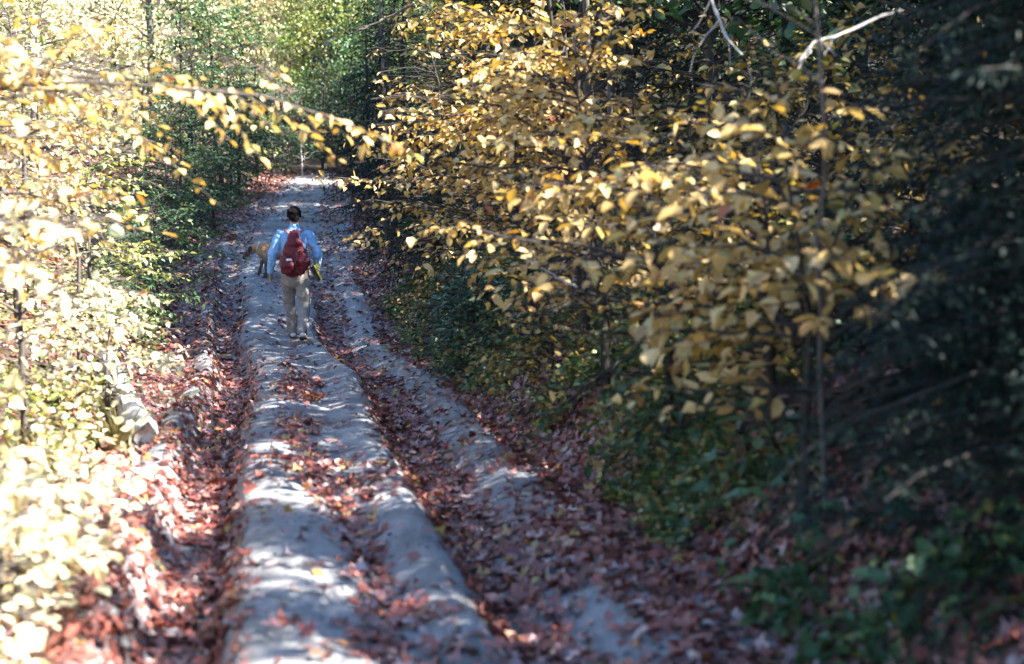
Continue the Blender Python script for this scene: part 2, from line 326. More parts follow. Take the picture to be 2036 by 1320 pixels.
def broadleaf(name, base, H, Rad, label, cat, mat='gold', group=None, nb=22, leaf=0.085, seed=0, bias=(0, 0), t0=0.18, keep=0.9, trunk_r=None,
              bark='bark', droop=0.18, lean=(0, 0), twig_gap=0.10, leaf_gap=0.045, single=0, elev=(5, 32), stem_kind='trunk', extra=None, tilt=0.45, biasw=0.9, min_len=0.35, clump=-0.5):
    r = np.random.default_rng(seed + 1000)
    base = np.array(base, float)
    root = empty(name, base, label, cat, group)
    tr = trunk_r or 0.012 + 0.008 * H
    k = 9; t = np.linspace(0, 1, k)
    stem = np.stack([lean[0] * H * t ** 1.5, lean[1] * H * t ** 1.5, H * t], -1)
    wv = np.cumsum(r.normal(0, 0.013 * H, (k, 3)), 0); wv[:, 2] = 0; wv -= wv[0]; stem += wv
    stem[0, 2] = -0.15
    tp = [tubes(stem[None], (tr * (1.15 - 1.0 * t))[None], 7)]
    tb = np.sort(r.uniform(t0, 1.0, nb)); az = np.arange(nb) * 2.4 + r.uniform(0, 6.28) + r.normal(0, 0.3, nb)
    P0, _ = path_at(stem[None], np.zeros(nb, int), tb)
    el = np.radians(r.uniform(elev[0], elev[1], nb) + 22 * np.clip(tb - 0.6, 0, 1))
    D = np.stack([np.cos(el) * np.cos(az), np.cos(el) * np.sin(az), np.sin(el)], -1)
    D[:, 0] += bias[0] * biasw; D[:, 1] += bias[1] * biasw; D = unit(D)
    prof = 0.35 + 0.65 * np.sin(np.pi * np.clip((tb - t0) / (1 - t0) * 0.85 + 0.12, 0, 1))
    L = np.maximum(Rad * prof * r.uniform(0.65, 1.15, nb), min_len * Rad)
    if extra:
        for (ex, ed, el_) in extra:
            P0 = np.concatenate([P0, path_at(stem[None], np.zeros(1, int), np.array([ex]))[0]]); D = np.concatenate([D, unit(np.array([ed], float))]); L = np.concatenate([L, [el_]])
    B = curve_paths(P0, D, L, 7, np.full(len(L), droop) * r.uniform(0.5, 1.5, len(L)), 0.022, r)
    rb = np.clip(0.0045 + 0.006 * L, 0.003, min(tr * 0.7, 0.013))[:, None] * np.linspace(1, 0.3, 7)[None]
    tp.append(tubes(B, rb, 5))
    cnt = np.maximum((L / twig_gap).astype(int), 3)
    bi = np.repeat(np.arange(len(L)), cnt)
    ts = np.concatenate([np.linspace(0.16, 0.99, c) for c in cnt]) + r.uniform(-0.02, 0.01, len(bi))
    side = np.where(np.concatenate([np.arange(c) for c in cnt]) % 2 == 0, 1.0, -1.0)
    Pt, Dt = path_at(B, bi, np.clip(ts, 0, 1))
    up = np.array([0, 0, 1.0]) + r.normal(0, 0.25, (len(bi), 3))
    lat = unit(np.cross(Dt, up)) * side[:, None]
    ang = np.radians(r.uniform(35, 60, len(bi)))[:, None]
    Dd = unit(Dt * np.cos(ang) + lat * np.sin(ang) + r.normal(0, 0.12, (len(bi), 3)))
    Lt = (0.42 * L[bi] * (1.05 - ts) + 0.09) * r.uniform(0.6, 1.2, len(bi))
    Tw = curve_paths(Pt, Dd, Lt, 4, np.full(len(bi), 0.22), 0.02, r)
    tp.append(tubes(Tw, np.full((len(bi), 4), 0.0028) * np.linspace(1, 0.4, 4)[None] * (1 + 1.5 * Lt[:, None]), 3))
    V, F, _ = join(tp)
    me = raw_mesh(stem_kind, V, F, M[bark], smooth_sh=True); link(stem_kind, me, root)
    # leaves along the twigs and the branch ends
    lc = np.maximum((Lt / leaf_gap).astype(int), 2)
    ti = np.repeat(np.arange(len(Lt)), lc)
    tl = np.concatenate([np.linspace(0.12, 1.0, c) for c in lc])
    sd = np.where(np.concatenate([np.arange(c) for c in lc]) % 2 == 0, 1.0, -1.0)
    cl = fbm(Pt[:, 0] * 1.3 + base[0] + Pt[:, 2] * 0.9, Pt[:, 1] * 1.3 + base[1] + Pt[:, 2] * 1.9, 1, 3)[ti]
    kp = (r.random(len(ti)) < keep) & (cl > clump + r.normal(0, 0.02, len(ti))); ti, tl, sd = ti[kp], tl[kp], sd[kp]
    Pl, Dl = path_at(Tw, ti, np.clip(tl, 0, 1)); n = len(ti)
    nrm = unit(np.array([0, 0, 1.0]) + r.normal(0, tilt, (n, 3)))
    lat = unit(np.cross(Dl, nrm)) * sd[:, None]
    ax = unit(Dl * 0.6 + lat * 0.8 + r.normal(0, 0.22, (n, 3)) + np.array([0, 0, -0.22]))
    sz = leaf * np.clip(r.normal(0.9, 0.24, n), 0.4, 1.45)
    hue = np.clip(r.normal(0.45, 0.1) + r.normal(0, 0.24, n), 0, 1); hue = np.where(r.random(n) < 0.03, r.uniform(0.93, 1, n), np.minimum(hue, 0.93))
    mt = M[mat]
    if single:
        px, py = project(Pl + base)
        dist = np.where((px > 0) & (px < 2036) & (py > 0) & (py < 1320), Pl[:, 1] + base[1], 1e6)
        order = np.argsort(dist)[:single]; order = order[dist[order] < 1e5]
        vs = big_leaf_meshes(mt); X, Y, Z = frames(ax, nrm)
        for q in order:
            lo = link('leaf', vs[int(hue[q] * 5.99)], root); lo.matrix_local = basis_matrix(X[q], Y[q], Z[q], sz[q], Pl[q])
        rest = np.ones(n, bool); rest[order] = False
        Pl, ax, nrm, sz, hue = Pl[rest], ax[rest], nrm[rest], sz[rest], hue[rest]; n = len(Pl)
    pk = r.integers(0, 4, n); wd = r.uniform(0.8, 1.25, n)
    V, F, rr = join([scatter(LEAVES[q], Pl[pk == q], ax[pk == q], nrm[pk == q], sz[pk == q], hue[pk == q], wd[pk == q]) for q in range(4)])
    fo = link('foliage', raw_mesh('foliage', V, F, mt, rr), root); fo['kind'] = 'stuff'
    return root

def canopy_tree(name, base, H, crown_r, crown_bot, label, cat, mat='canopy', group=None, seed=0, nleaf=2600, leaf=0.17, ncl=42, trunk_r=0.1, bark='bark_dark', lean=(0, 0), top_flat=1.0):
    r = np.random.default_rng(seed + 5000)
    root = empty(name, base, label, cat, group)
    k = 10; t = np.linspace(0, 1, k)
    stem = np.stack([lean[0] * H * t, lean[1] * H * t, H * 0.93 * t], -1); wv = np.cumsum(r.normal(0, 0.01 * H, (k, 3)), 0); wv[:, 2] = 0; stem += wv - wv[0]; stem[0, 2] = -0.3
    rad = trunk_r * (1.0 - 0.85 * t); rad[0] *= 1.35
    tp = [tubes(stem[None], rad[None], 9)]
    zc = (H + crown_bot) / 2; hz = (H - crown_bot) / 2
    c = unit(r.normal(0, 1, (ncl, 3))) * r.random((ncl, 1)) ** 0.45
    C = np.stack([c[:, 0] * crown_r + lean[0] * zc, c[:, 1] * crown_r + lean[1] * zc, zc + c[:, 2] * hz], -1)
    ta = np.clip((C[:, 2] - 0.35 * np.hypot(C[:, 0], C[:, 1])) / (H * 0.93), 0.12, 0.97)
    P0, _ = path_at(stem[None], np.zeros(ncl, int), ta)
    D = C - P0; L = np.linalg.norm(D, axis=1)
    B = curve_paths(P0, unit(D), L, 6, np.full(ncl, -0.03), 0.02, r)
    tp.append(tubes(B, np.clip(0.008 + 0.012 * L, 0.006, trunk_r * 0.5)[:, None] * np.linspace(1, 0.25, 6)[None], 5))
    V, F, _ = join(tp); link('trunk', raw_mesh('trunk', V, F, M[bark], smooth_sh=True), root)
    ci = r.integers(0, ncl, nleaf); cr = crown_r * r.uniform(0.22, 0.42, ncl)
    off = unit(r.normal(0, 1, (nleaf, 3))) * r.random((nleaf, 1)) ** 0.5; off[:, 2] *= 0.6
    P = B[ci, -1] + off * cr[ci][:, None]
    nrm = unit(np.array([0, 0, 0.8]) + r.normal(0, 0.6, (nleaf, 3))); ax = unit(r.normal(0, 1, (nleaf, 3)) + np.array([0, 0, -0.3]))
    hue = np.clip(0.45 + r.normal(0, 0.12) + r.normal(0, 0.12, ncl)[ci] + r.normal(0, 0.15, nleaf), 0, 1)
    V, F, rr = scatter(LEAF, P, ax, nrm, leaf * r.uniform(0.6, 1.2, nleaf), hue, r.uniform(0.9, 1.4, nleaf))
    fo = link('crown', raw_mesh('crown', V, F, M[mat], rr), root); fo['kind'] = 'stuff'
    return root

def conifer(name, base, H, Rad, label, cat='conifer', mat='needle', group=None, seed=0, tiers=26, per=6, bot=0.06, needle=0.075, droop=0.3, trunk_r=None, gap=0.022, twig=0.07, top=0.98, elev=(-5, 18)):
    r = np.random.default_rng(seed + 9000)
    root = empty(name, base, label, cat, group)
    k = 7; t = np.linspace(0, 1, k); tr = trunk_r or 0.014 * H + 0.01
    stem = np.stack([0 * t, 0 * t, H * t], -1); wv = np.cumsum(r.normal(0, 0.006 * H, (k, 3)), 0); wv[:, 2] = 0; stem += wv - wv[0]; stem[0, 2] = -0.2
    tp = [tubes(stem[None], (tr * (1.05 - t))[None], 7)]
    nb = tiers * per
    tb = np.sort(r.uniform(bot, top, nb)); az = np.arange(nb) * 2.4 + r.normal(0, 0.3, nb)
    P0, _ = path_at(stem[None], np.zeros(nb, int), tb)
    el = np.radians(r.uniform(elev[0], elev[1], nb))
    D = np.stack([np.cos(el) * np.cos(az), np.cos(el) * np.sin(az), np.sin(el)], -1)
    L = Rad * (1.06 - tb) ** 0.8 * r.uniform(0.6, 1.15, nb)
    B = curve_paths(P0, D, L, 6, np.full(nb, droop) * r.uniform(0.6, 1.4, nb), 0.015, r)
    tp.append(tubes(B, (0.004 + 0.006 * L)[:, None] * np.linspace(1, 0.3, 6)[None], 4))
    V, F, _ = join(tp); link('trunk', raw_mesh('trunk', V, F, M['bark_dark'], smooth_sh=True), root)
    cnt = np.maximum((L / twig).astype(int), 3); bi = np.repeat(np.arange(nb), cnt)
    ts = np.concatenate([np.linspace(0.1, 1.0, c) for c in cnt])
    side = np.where(np.concatenate([np.arange(c) for c in cnt]) % 2 == 0, 1.0, -1.0)
    Pt, Dt = path_at(B, bi, np.clip(ts, 0, 1)); lat = unit(np.cross(Dt, np.array([0, 0, 1.0]) + r.normal(0, 0.2, (len(bi), 3)))) * side[:, None]
    Dd = unit(Dt * 0.65 + lat * 0.76 + r.normal(0, 0.1, (len(bi), 3)))
    Lt = (0.36 * L[bi] * (1.1 - ts) + 0.06) * r.uniform(0.7, 1.2, len(bi))
    Tw = curve_paths(Pt, Dd, Lt, 3, np.full(len(bi), 0.25), 0.02, r)
    lc = np.maximum((Lt / gap).astype(int), 2); ti = np.repeat(np.arange(len(Lt)), lc)
    tl = np.concatenate([np.linspace(0.0, 1.0, c) for c in lc]); sd = np.where(np.concatenate([np.arange(c) for c in lc]) % 2 == 0, 1.0, -1.0)
    Pl, Dl = path_at(Tw, ti, tl); n = len(ti)
    nrm = unit(np.array([0, 0, 1.0]) + r.normal(0, 0.35, (n, 3))); la = unit(np.cross(Dl, nrm)) * sd[:, None]
    ax = unit(Dl * 0.75 + la * 0.66 + r.normal(0, 0.12, (n, 3)))
    hue = np.clip(0.5 + r.normal(0, 0.1) + 0.25 * (tl - 0.5) + r.normal(0, 0.18, n), 0, 1)
    V, F, rr = scatter(NEEDLE, Pl, ax, nrm, needle * r.uniform(0.7, 1.2, n), hue)
    fo = link('foliage', raw_mesh('foliage', V, F, M[mat], rr), root); fo['kind'] = 'stuff'
    return root

def gb(u, y):
    """point on the ground at road offset u"""
    x = float(xc(y)) + u
    return (x, y, float(ground(x, y)))

def on_ground(px, py):
    """where the sight line through a photo pixel meets the ground"""
    d = np.geomspace(3, 90, 1500); P = np.stack([at(px, py, q) for q in d]); h = P[:, 2] - ground(P[:, 0], P[:, 1])
    i = int(np.argmax(h < 0)) if (h < 0).any() else len(d) - 1
    return P[i]

# ------------------------------------------------------------------ right bank: gold saplings leaning over the track
RIGHT = [  # u, y, H, R, leaf, nb, single, mat, label
    (1.95, 6.3, 1.75, 1.0, 0.10, 20, 70, 'gold', 'nearest gold-leaved sapling at the right edge beside a thin dark stem'),
    (2.2, 7.4, 1.7, 1.2, 0.10, 24, 70, 'gold', 'wide spreading gold sapling on right bank with largest drooping leaves'),
    (2.0, 8.5, 1.9, 1.25, 0.095, 24, 60, 'gold', 'gold sapling low on right bank above the green ground plants'),
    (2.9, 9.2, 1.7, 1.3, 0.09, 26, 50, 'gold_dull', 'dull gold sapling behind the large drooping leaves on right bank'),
    (2.1, 10.4, 2.5, 1.45, 0.09, 28, 50, 'gold', 'gold sapling midway along the right bank, leaning over the leafy rut'),
    (2.3, 11.8, 3.6, 1.5, 0.088, 32, 40, 'gold', 'tall gold sapling in middle of right thicket reaching the top edge'),
    (2.1, 13.4, 3.2, 1.4, 0.085, 30, 30, 'gold', 'pale gold sapling to the right of the walker, above the bluish pine'),
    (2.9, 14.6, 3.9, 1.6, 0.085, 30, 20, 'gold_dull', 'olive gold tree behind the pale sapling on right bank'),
    (2.0, 16.4, 3.3, 1.35, 0.085, 30, 20, 'gold', 'gold sapling overhanging the track just right of the walker'),
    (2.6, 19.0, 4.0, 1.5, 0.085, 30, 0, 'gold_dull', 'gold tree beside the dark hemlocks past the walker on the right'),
]
for i, (u, y, H, Rd, lf, nb, sg, mt, lab) in enumerate(RIGHT):
    broadleaf('gold_sapling', gb(u, y), H, Rd, lab, 'sapling', mt, 'gold saplings on the right bank', nb=nb, leaf=lf, seed=i, bias=(-0.75, -0.25), single=sg,
              lean=(-0.10, -0.02), t0=0.2, keep=0.95, clump=-0.045, bark='bark_dark')
SECOND = [(3.9, 8.0, 1.25), (4.3, 9.8, 1.5), (3.9, 11.0, 1.6), (4.6, 12.6, 1.7), (4.0, 14.0, 2.0), (4.6, 16.2, 2.2), (3.8, 18.0, 4.6), (4.8, 20.5, 5.0), (3.4, 22.5, 4.6), (4.4, 25.5, 5.0), (3.2, 28.0, 4.6)]
for i, (u, y, H) in enumerate(SECOND):
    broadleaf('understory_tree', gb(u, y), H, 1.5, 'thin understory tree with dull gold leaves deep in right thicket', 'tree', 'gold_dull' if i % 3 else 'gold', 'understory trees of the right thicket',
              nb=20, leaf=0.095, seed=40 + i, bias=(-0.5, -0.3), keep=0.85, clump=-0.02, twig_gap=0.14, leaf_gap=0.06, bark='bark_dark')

UND = [(1.85, 7.9, 0.7, 0.6, 'green', 'low green bush at right bank foot below the largest drooping leaves'), (2.3, 9.3, 0.9, 0.75, 'lightgreen', 'yellow green low bush on right bank below the nearer gold saplings'),
       (1.8, 10.8, 0.7, 0.65, 'gold_dull', 'low dull gold bush at right bank foot midway along'), (2.0, 12.4, 0.9, 0.75, 'green', 'low dark green bush on right bank below the tall gold sapling'),
       (1.75, 14.2, 0.8, 0.7, 'green', 'low green bush by the small bluish pine'), (1.8, 17.4, 0.9, 0.8, 'gold_dull', 'low dull gold bush right of the walker')]
for i, (u, y, H, Rd, mt, lab) in enumerate(UND):
    broadleaf('low_bush', gb(u, y), H, Rd, lab, 'bush', mt, 'low bushes on the right bank', nb=24, leaf=0.065, seed=190 + i, t0=0.04, keep=0.95, stem_kind='stem', bark='bark_dark', bias=(-0.4, -0.2))

# dark hemlocks and the bluish pine on the right of the track past the walker
HEM = [(2.3, 20.5, 3.4, 1.3, 'dark young hemlock on the right bank just past the walker'),
       (1.9, 23.5, 4.0, 1.4, 'dark hemlock overhanging the right road edge below the bright spot'),
       (2.3, 27.0, 5.0, 1.6, 'tall dark hemlock at the right side of the bend'),
       (2.0, 31.5, 5.0, 1.6, 'dark hemlock closing the right side of the far bend'),
       (3.6, 24.5, 5.5, 1.7, 'dark hemlock standing behind the gold trees past the walker'),
       (4.5, 29.5, 7.0, 2.0, 'largest dark hemlock high on the right past the bend')]
for i, (u, y, H, Rd, lab) in enumerate(HEM):
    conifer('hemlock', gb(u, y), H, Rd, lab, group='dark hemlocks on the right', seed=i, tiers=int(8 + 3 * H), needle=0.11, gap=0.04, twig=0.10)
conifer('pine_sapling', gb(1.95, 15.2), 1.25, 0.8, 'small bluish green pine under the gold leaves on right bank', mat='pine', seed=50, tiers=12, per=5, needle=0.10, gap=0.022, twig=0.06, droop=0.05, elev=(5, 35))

# thick evergreens added at the right edge, close to the camera, to darken it
conifer('hemlock', gb(2.36, 4.9), 3.3, 0.98, 'dark drooping hemlock added to darken the right edge near the camera', group='dark hemlocks on the right', seed=60, tiers=40, per=7, bot=0.02, needle=0.05, gap=0.014, twig=0.05)
conifer('hemlock', gb(3.1, 6.4), 3.7, 1.35, 'dark hemlock added behind the one at the right edge', group='dark hemlocks on the right', seed=61, tiers=40, per=7, bot=0.02, needle=0.065, gap=0.018, twig=0.06)

# a belt of dark hemlocks behind the saplings
for i, (u, y, H) in enumerate([(5.0, 7.4, 3.4), (5.6, 9.2, 4.2), (6.3, 11.0, 5.0), (5.4, 12.6, 5.2), (6.8, 14.5, 6.0), (5.8, 16.8, 6.2), (7.4, 18.5, 7.0), (6.2, 20.5, 7.0), (8.0, 12.8, 6.4), (9.5, 16, 8), (9, 21, 8.5), (7, 24.5, 8), (10.5, 26, 9), (8.2, 30, 9), (6.4, 34, 9), (9, 36, 10), (12, 31, 10)]):
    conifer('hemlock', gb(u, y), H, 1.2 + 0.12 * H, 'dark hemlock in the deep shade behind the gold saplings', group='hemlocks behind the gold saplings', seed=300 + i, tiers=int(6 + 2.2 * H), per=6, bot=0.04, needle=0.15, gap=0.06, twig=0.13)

# ------------------------------------------------------------------ tall trees behind the right thicket: their crowns shade the track
k = 0
for row, (u0, top) in enumerate([(5.6, 5.8), (8.2, 8.6), (11.5, 11.5)]):
    for y in np.arange(-5.5, 50, 2.7 + 0.3 * row):
        u = u0 + rng.uniform(-0.7, 0.7); yy = y + rng.uniform(-0.7, 0.7)
        b_ = gb(u, yy)
        far_boost = 4.2 * float(smooth(15, 22, yy) - smooth(34, 38, yy)) - 2.0 * float(smooth(36, 39, yy))
        rel = top + far_boost + rng.uniform(-0.5, 0.3) - (b_[2] - float(zr(yy)))
        if rel < 2.5: continue
        dk = rng.random() < 0.5
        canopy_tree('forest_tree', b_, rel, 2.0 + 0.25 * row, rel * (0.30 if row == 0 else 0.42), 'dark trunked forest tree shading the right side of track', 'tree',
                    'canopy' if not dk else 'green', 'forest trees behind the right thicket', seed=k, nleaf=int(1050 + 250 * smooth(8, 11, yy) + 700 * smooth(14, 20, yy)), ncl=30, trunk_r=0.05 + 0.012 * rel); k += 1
# woodland farther back on the right and up the hill
for i in range(34):
    y = rng.uniform(24, 75); u = rng.uniform(9, 25) if y < 50 else rng.uniform(6, 26)
    b_ = gb(u, y); H = rng.uniform(8, 13)
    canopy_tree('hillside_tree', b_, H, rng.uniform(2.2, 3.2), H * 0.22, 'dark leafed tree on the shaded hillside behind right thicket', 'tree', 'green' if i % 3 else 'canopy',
                'trees on the hillside to the right', seed=100 + i, nleaf=1900, leaf=0.24, trunk_r=rng.uniform(0.10, 0.2))

for i, (u, y, H, lab) in enumerate([(-1.75, 44.5, 4.2, 'small dark hemlock left of the sunlit bend'), (1.8, 43.5, 4.6, 'small dark hemlock right of the sunlit bend'), (0.2, 49, 4.4, 'dark hemlock standing where the track ends'), (1.2, 47.5, 3.6, 'dark hemlock just behind the sunlit bend'), (-2.9, 40, 4.5, 'dark hemlock on left slope before the bend'), (1.75, 36, 5.0, 'dark hemlock leaning over the right road edge before the bend'), (-1.7, 37, 3.4, 'dark hemlock at left road edge before the bend')]):
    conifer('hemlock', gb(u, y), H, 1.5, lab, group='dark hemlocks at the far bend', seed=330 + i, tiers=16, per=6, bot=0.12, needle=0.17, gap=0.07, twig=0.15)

# ------------------------------------------------------------------ left bank: sunlit pale yellow shrubs
LEFT = [
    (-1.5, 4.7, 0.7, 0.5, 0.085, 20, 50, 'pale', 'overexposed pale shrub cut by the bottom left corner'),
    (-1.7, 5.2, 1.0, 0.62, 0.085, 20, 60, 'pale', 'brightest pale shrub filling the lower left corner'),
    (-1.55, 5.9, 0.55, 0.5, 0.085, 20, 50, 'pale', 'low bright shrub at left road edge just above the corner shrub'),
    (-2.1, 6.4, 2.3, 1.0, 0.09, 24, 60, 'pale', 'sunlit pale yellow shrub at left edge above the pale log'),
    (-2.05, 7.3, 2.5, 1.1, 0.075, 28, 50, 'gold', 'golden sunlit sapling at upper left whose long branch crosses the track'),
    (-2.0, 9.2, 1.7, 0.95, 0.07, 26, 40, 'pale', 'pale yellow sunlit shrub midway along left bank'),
    (-1.42, 5.5, 0.45, 0.45, 0.08, 22, 40, 'pale', 'low overexposed pale shrub sprawling at left road edge near the bottom'),
    (-1.4, 6.7, 0.42, 0.42, 0.08, 22, 30, 'pale', 'low overexposed pale shrub at left road edge below the pale log'),
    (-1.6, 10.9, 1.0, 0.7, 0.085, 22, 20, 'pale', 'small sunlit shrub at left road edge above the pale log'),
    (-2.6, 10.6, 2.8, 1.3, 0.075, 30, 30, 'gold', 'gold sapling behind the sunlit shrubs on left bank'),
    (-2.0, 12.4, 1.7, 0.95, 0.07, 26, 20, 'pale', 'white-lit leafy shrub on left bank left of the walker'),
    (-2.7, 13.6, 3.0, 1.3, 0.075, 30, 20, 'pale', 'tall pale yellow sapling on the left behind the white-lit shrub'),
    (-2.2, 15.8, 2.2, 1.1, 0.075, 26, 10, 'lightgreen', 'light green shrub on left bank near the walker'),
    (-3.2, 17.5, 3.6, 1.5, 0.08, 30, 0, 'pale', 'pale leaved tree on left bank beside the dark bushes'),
]
for i, (u, y, H, Rd, lf, nb, sg, mt, lab) in enumerate(LEFT):
    ex = [(0.78, (0.97, -0.06, 0.14), 2.45), (0.9, (0.9, -0.3, 0.10), 1.5), (0.88, (0.9, 0.35, 0.14), 1.7)] if i == 4 else None
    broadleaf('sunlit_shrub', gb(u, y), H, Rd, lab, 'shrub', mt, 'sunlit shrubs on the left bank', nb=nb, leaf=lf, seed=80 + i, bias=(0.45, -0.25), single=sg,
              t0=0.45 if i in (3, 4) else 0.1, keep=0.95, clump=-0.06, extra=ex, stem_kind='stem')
LSEC = [(-3.4, 8.6, 3.0), (-3.9, 10.2, 3.4), (-3.6, 12.0, 3.6), (-4.4, 13.8, 4.0), (-4.0, 15.6, 4.2), (-5.2, 17.2, 4.6), (-4.2, 19.5, 4.6), (-5.6, 21.5, 5.2), (-4.6, 24.0, 5.0), (-6.5, 26, 6.0), (-5.0, 29, 5.5), (-7.5, 20, 6), (-8, 24, 6.5)]
for i, (u, y, H) in enumerate(LSEC):
    broadleaf('yellow_sapling', gb(u, y), H, 1.6, 'slim yellow sapling in sunlit thicket behind the left shrubs', 'sapling', ('pale', 'gold', 'lightgreen')[i % 3], 'yellow saplings behind the left shrubs',
              nb=28, leaf=0.09, seed=120 + i, bias=(0.3, -0.3), keep=0.85, clump=-0.06, twig_gap=0.14, leaf_gap=0.06)
DK = [(-1.75, 20.0, 1.7, 1.1, 'dark green bush at left road edge beside the dog'), (-1.9, 22.8, 2.6, 1.4, 'dark green bush behind the dog on left bank'),
      (-1.8, 26.2, 3.0, 1.6, 'dark green bush at the left of far bend'), (-2.0, 30.5, 3.6, 1.8, 'darkest tall bush closing the left of far bend'), (-1.9, 17.6, 1.1, 0.8, 'low dark green bush left of the walker on the bank'),
      (-1.35, 28.2, 2.2, 1.2, 'dark bush crowding the left edge of the track before the bend'), (-1.5, 33.5, 3.4, 1.6, 'dark bush at the left where the track leaves sight')]
for i, (u, y, H, Rd, lab) in enumerate(DK):
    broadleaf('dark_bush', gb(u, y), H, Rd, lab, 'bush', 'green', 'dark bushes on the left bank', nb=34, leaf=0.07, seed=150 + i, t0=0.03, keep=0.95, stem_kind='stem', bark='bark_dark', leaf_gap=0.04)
for i, (u, y, H, Rd, lab) in enumerate([(-2.2, 38, 6.5, 2.3, 'dark leafy tree arching over the far bend from the left'), (2.4, 40, 6.5, 2.3, 'dark leafy tree arching over the far bend from the right'), (-2.6, 34, 5.5, 2.0, 'dark leafy tree above the darkest bush on the left')]):
    broadleaf('arching_tree', gb(u, y), H, Rd, lab, 'tree', 'green', 'dark trees at the far bend', nb=44, leaf=0.12, seed=170 + i, t0=0.28, bias=(-0.5 if u > 0 else 0.5, -0.2), bark='bark_dark', leaf_gap=0.07, twig_gap=0.15)
for i, (u, y, H) in enumerate([(-0.9, 46.5, 1.5), (0.7, 48, 2.2), (2.0, 45, 2.6), (-2.0, 44, 2.4), (0.2, 52, 3.2), (-1.6, 50, 3.2), (1.8, 52, 3.6)]):
    broadleaf('bend_shrub', gb(u, y), H, 1.5, 'dark leafy shrub closing the end of the track', 'shrub', ('green', 'green', 'green', 'lightgreen')[i % 4], 'shrubs closing the end of the track', nb=26, leaf=0.12, seed=180 + i, t0=0.03, stem_kind='stem', leaf_gap=0.08)
# trees closing the view at the top left and behind the bend
for i in range(26):
    y = rng.uniform(33, 70); u = rng.uniform(-22, -3.0) if i % 4 else rng.uniform(-2.5, 2.5)
    if abs(u) < 3 and y < 54: y = rng.uniform(56, 70)
    b_ = gb(u, y); H = rng.uniform(7, 11)
    canopy_tree('far_tree', b_, H, rng.uniform(2.2, 3.0), H * 0.12, 'distant tree with sunlit yellow green leaves up the hill', 'tree', ('lightgreen', 'pale', 'pale', 'lightgreen')[i % 4],
                'distant trees up the track', seed=200 + i, nleaf=2600, leaf=0.17, trunk_r=rng.uniform(0.08, 0.16), bark='bark')
for i in range(22):
    y = 31 + i * 1.1 + rng.uniform(-0.5, 0.5); u = -rng.uniform(2.2, 9) if i % 3 else rng.uniform(-12, -8)
    broadleaf('far_shrub', gb(u, y), rng.uniform(2.0, 4.5), rng.uniform(1.4, 2.0), 'leafy shrub on the sunlit slope left of the far bend', 'shrub', ('lightgreen', 'pale', 'pale', 'lightgreen')[i % 4], 'shrubs left of the far bend',
              nb=24, leaf=0.13, seed=400 + i, t0=0.05, keep=0.9, twig_gap=0.2, leaf_gap=0.1)
for i, (u, y, H, mt) in enumerate([(0.6, 60, 7.5, 'green'), (2.6, 57, 7, 'green'), (-1.2, 63, 8, 'pale'), (3.4, 62, 8, 'green'), (1.6, 54, 5, 'green')]):
    canopy_tree('far_tree', gb(u, y), H, 2.4, 0.3, 'distant tree with sunlit yellow green leaves up the hill', 'tree', mt, 'distant trees up the track', seed=290 + i, nleaf=3200, leaf=0.17, trunk_r=0.09, bark='bark')
for i in range(16):
    y = rng.uniform(75, 110); u = -26 + i * 3.6
    b_ = gb(u, y); H = rng.uniform(11, 16)
    canopy_tree('ridge_tree', b_, H, rng.uniform(3.2, 4.2), H * 0.1, 'leafy tree on the crest of the hill', 'tree', ('lightgreen', 'green')[i % 2], 'trees on the crest', seed=260 + i, nleaf=2400, leaf=0.3, trunk_r=0.2, bark='bark')

# slim bare trunks seen in the thicket
TR = [(772, 26, 0.05, 'slim dark trunk at top centre with a leaning twig'), (1185, 15.0, 0.05, 'straight dark trunk at top right of centre'), (1225, 16.0, 0.035, 'thin dark trunk right of the straight trunk'),
      (1655, 6.2, 0.016, 'thin black stem at right edge among gold leaves'), (605, 44, 0.03, 'slim pale trunk standing in sunlight at end of track'), (545, 44, 0.03, 'slim brown trunk left of the sunlit bend')]
for i, (px, d, rad, lab) in enumerate(TR):
    x = (px - 1018) / FPX * d; z = float(ground(x, d)); r = np.random.default_rng(300 + i)
    H = 2.6 if d < 8 else (6.5 if d < 30 else 1.5)
    root = empty('bare_tree', (x, d, z), lab, 'tree', 'slim bare trunks')
    t = np.linspace(0, 1, 10); P = np.stack([np.cumsum(r.normal(0, 0.02, 10)) - 0.012 * H * t, np.cumsum(r.normal(0, 0.02, 10)), H * t], -1); P[0] = (0, 0, -0.2)
    link('trunk', raw_mesh('trunk', *tubes(P[None], (rad * (1 - 0.6 * t))[None], 8)[:2], M['bark_pale'] if i == 4 else M['bark'], smooth_sh=True), root)
    for q in range(5):
        tt = r.uniform(0.3, 0.95); P0, _ = path_at(P[None], np.zeros(1, int), np.array([tt])); a = r.uniform(0, 6.28)
        B = curve_paths(P0, unit(np.array([[math.cos(a), math.sin(a), 0.45]])), np.array([r.uniform(0.4, 1.1)]), 6, np.array([0.1]), 0.05, r)
        link('branch', raw_mesh('branch', *tubes(B, (rad * 0.3) * np.linspace(1, 0.25, 6)[None], 5)[:2], M['bark_pale'] if i == 4 else M['bark'], smooth_sh=True), root)

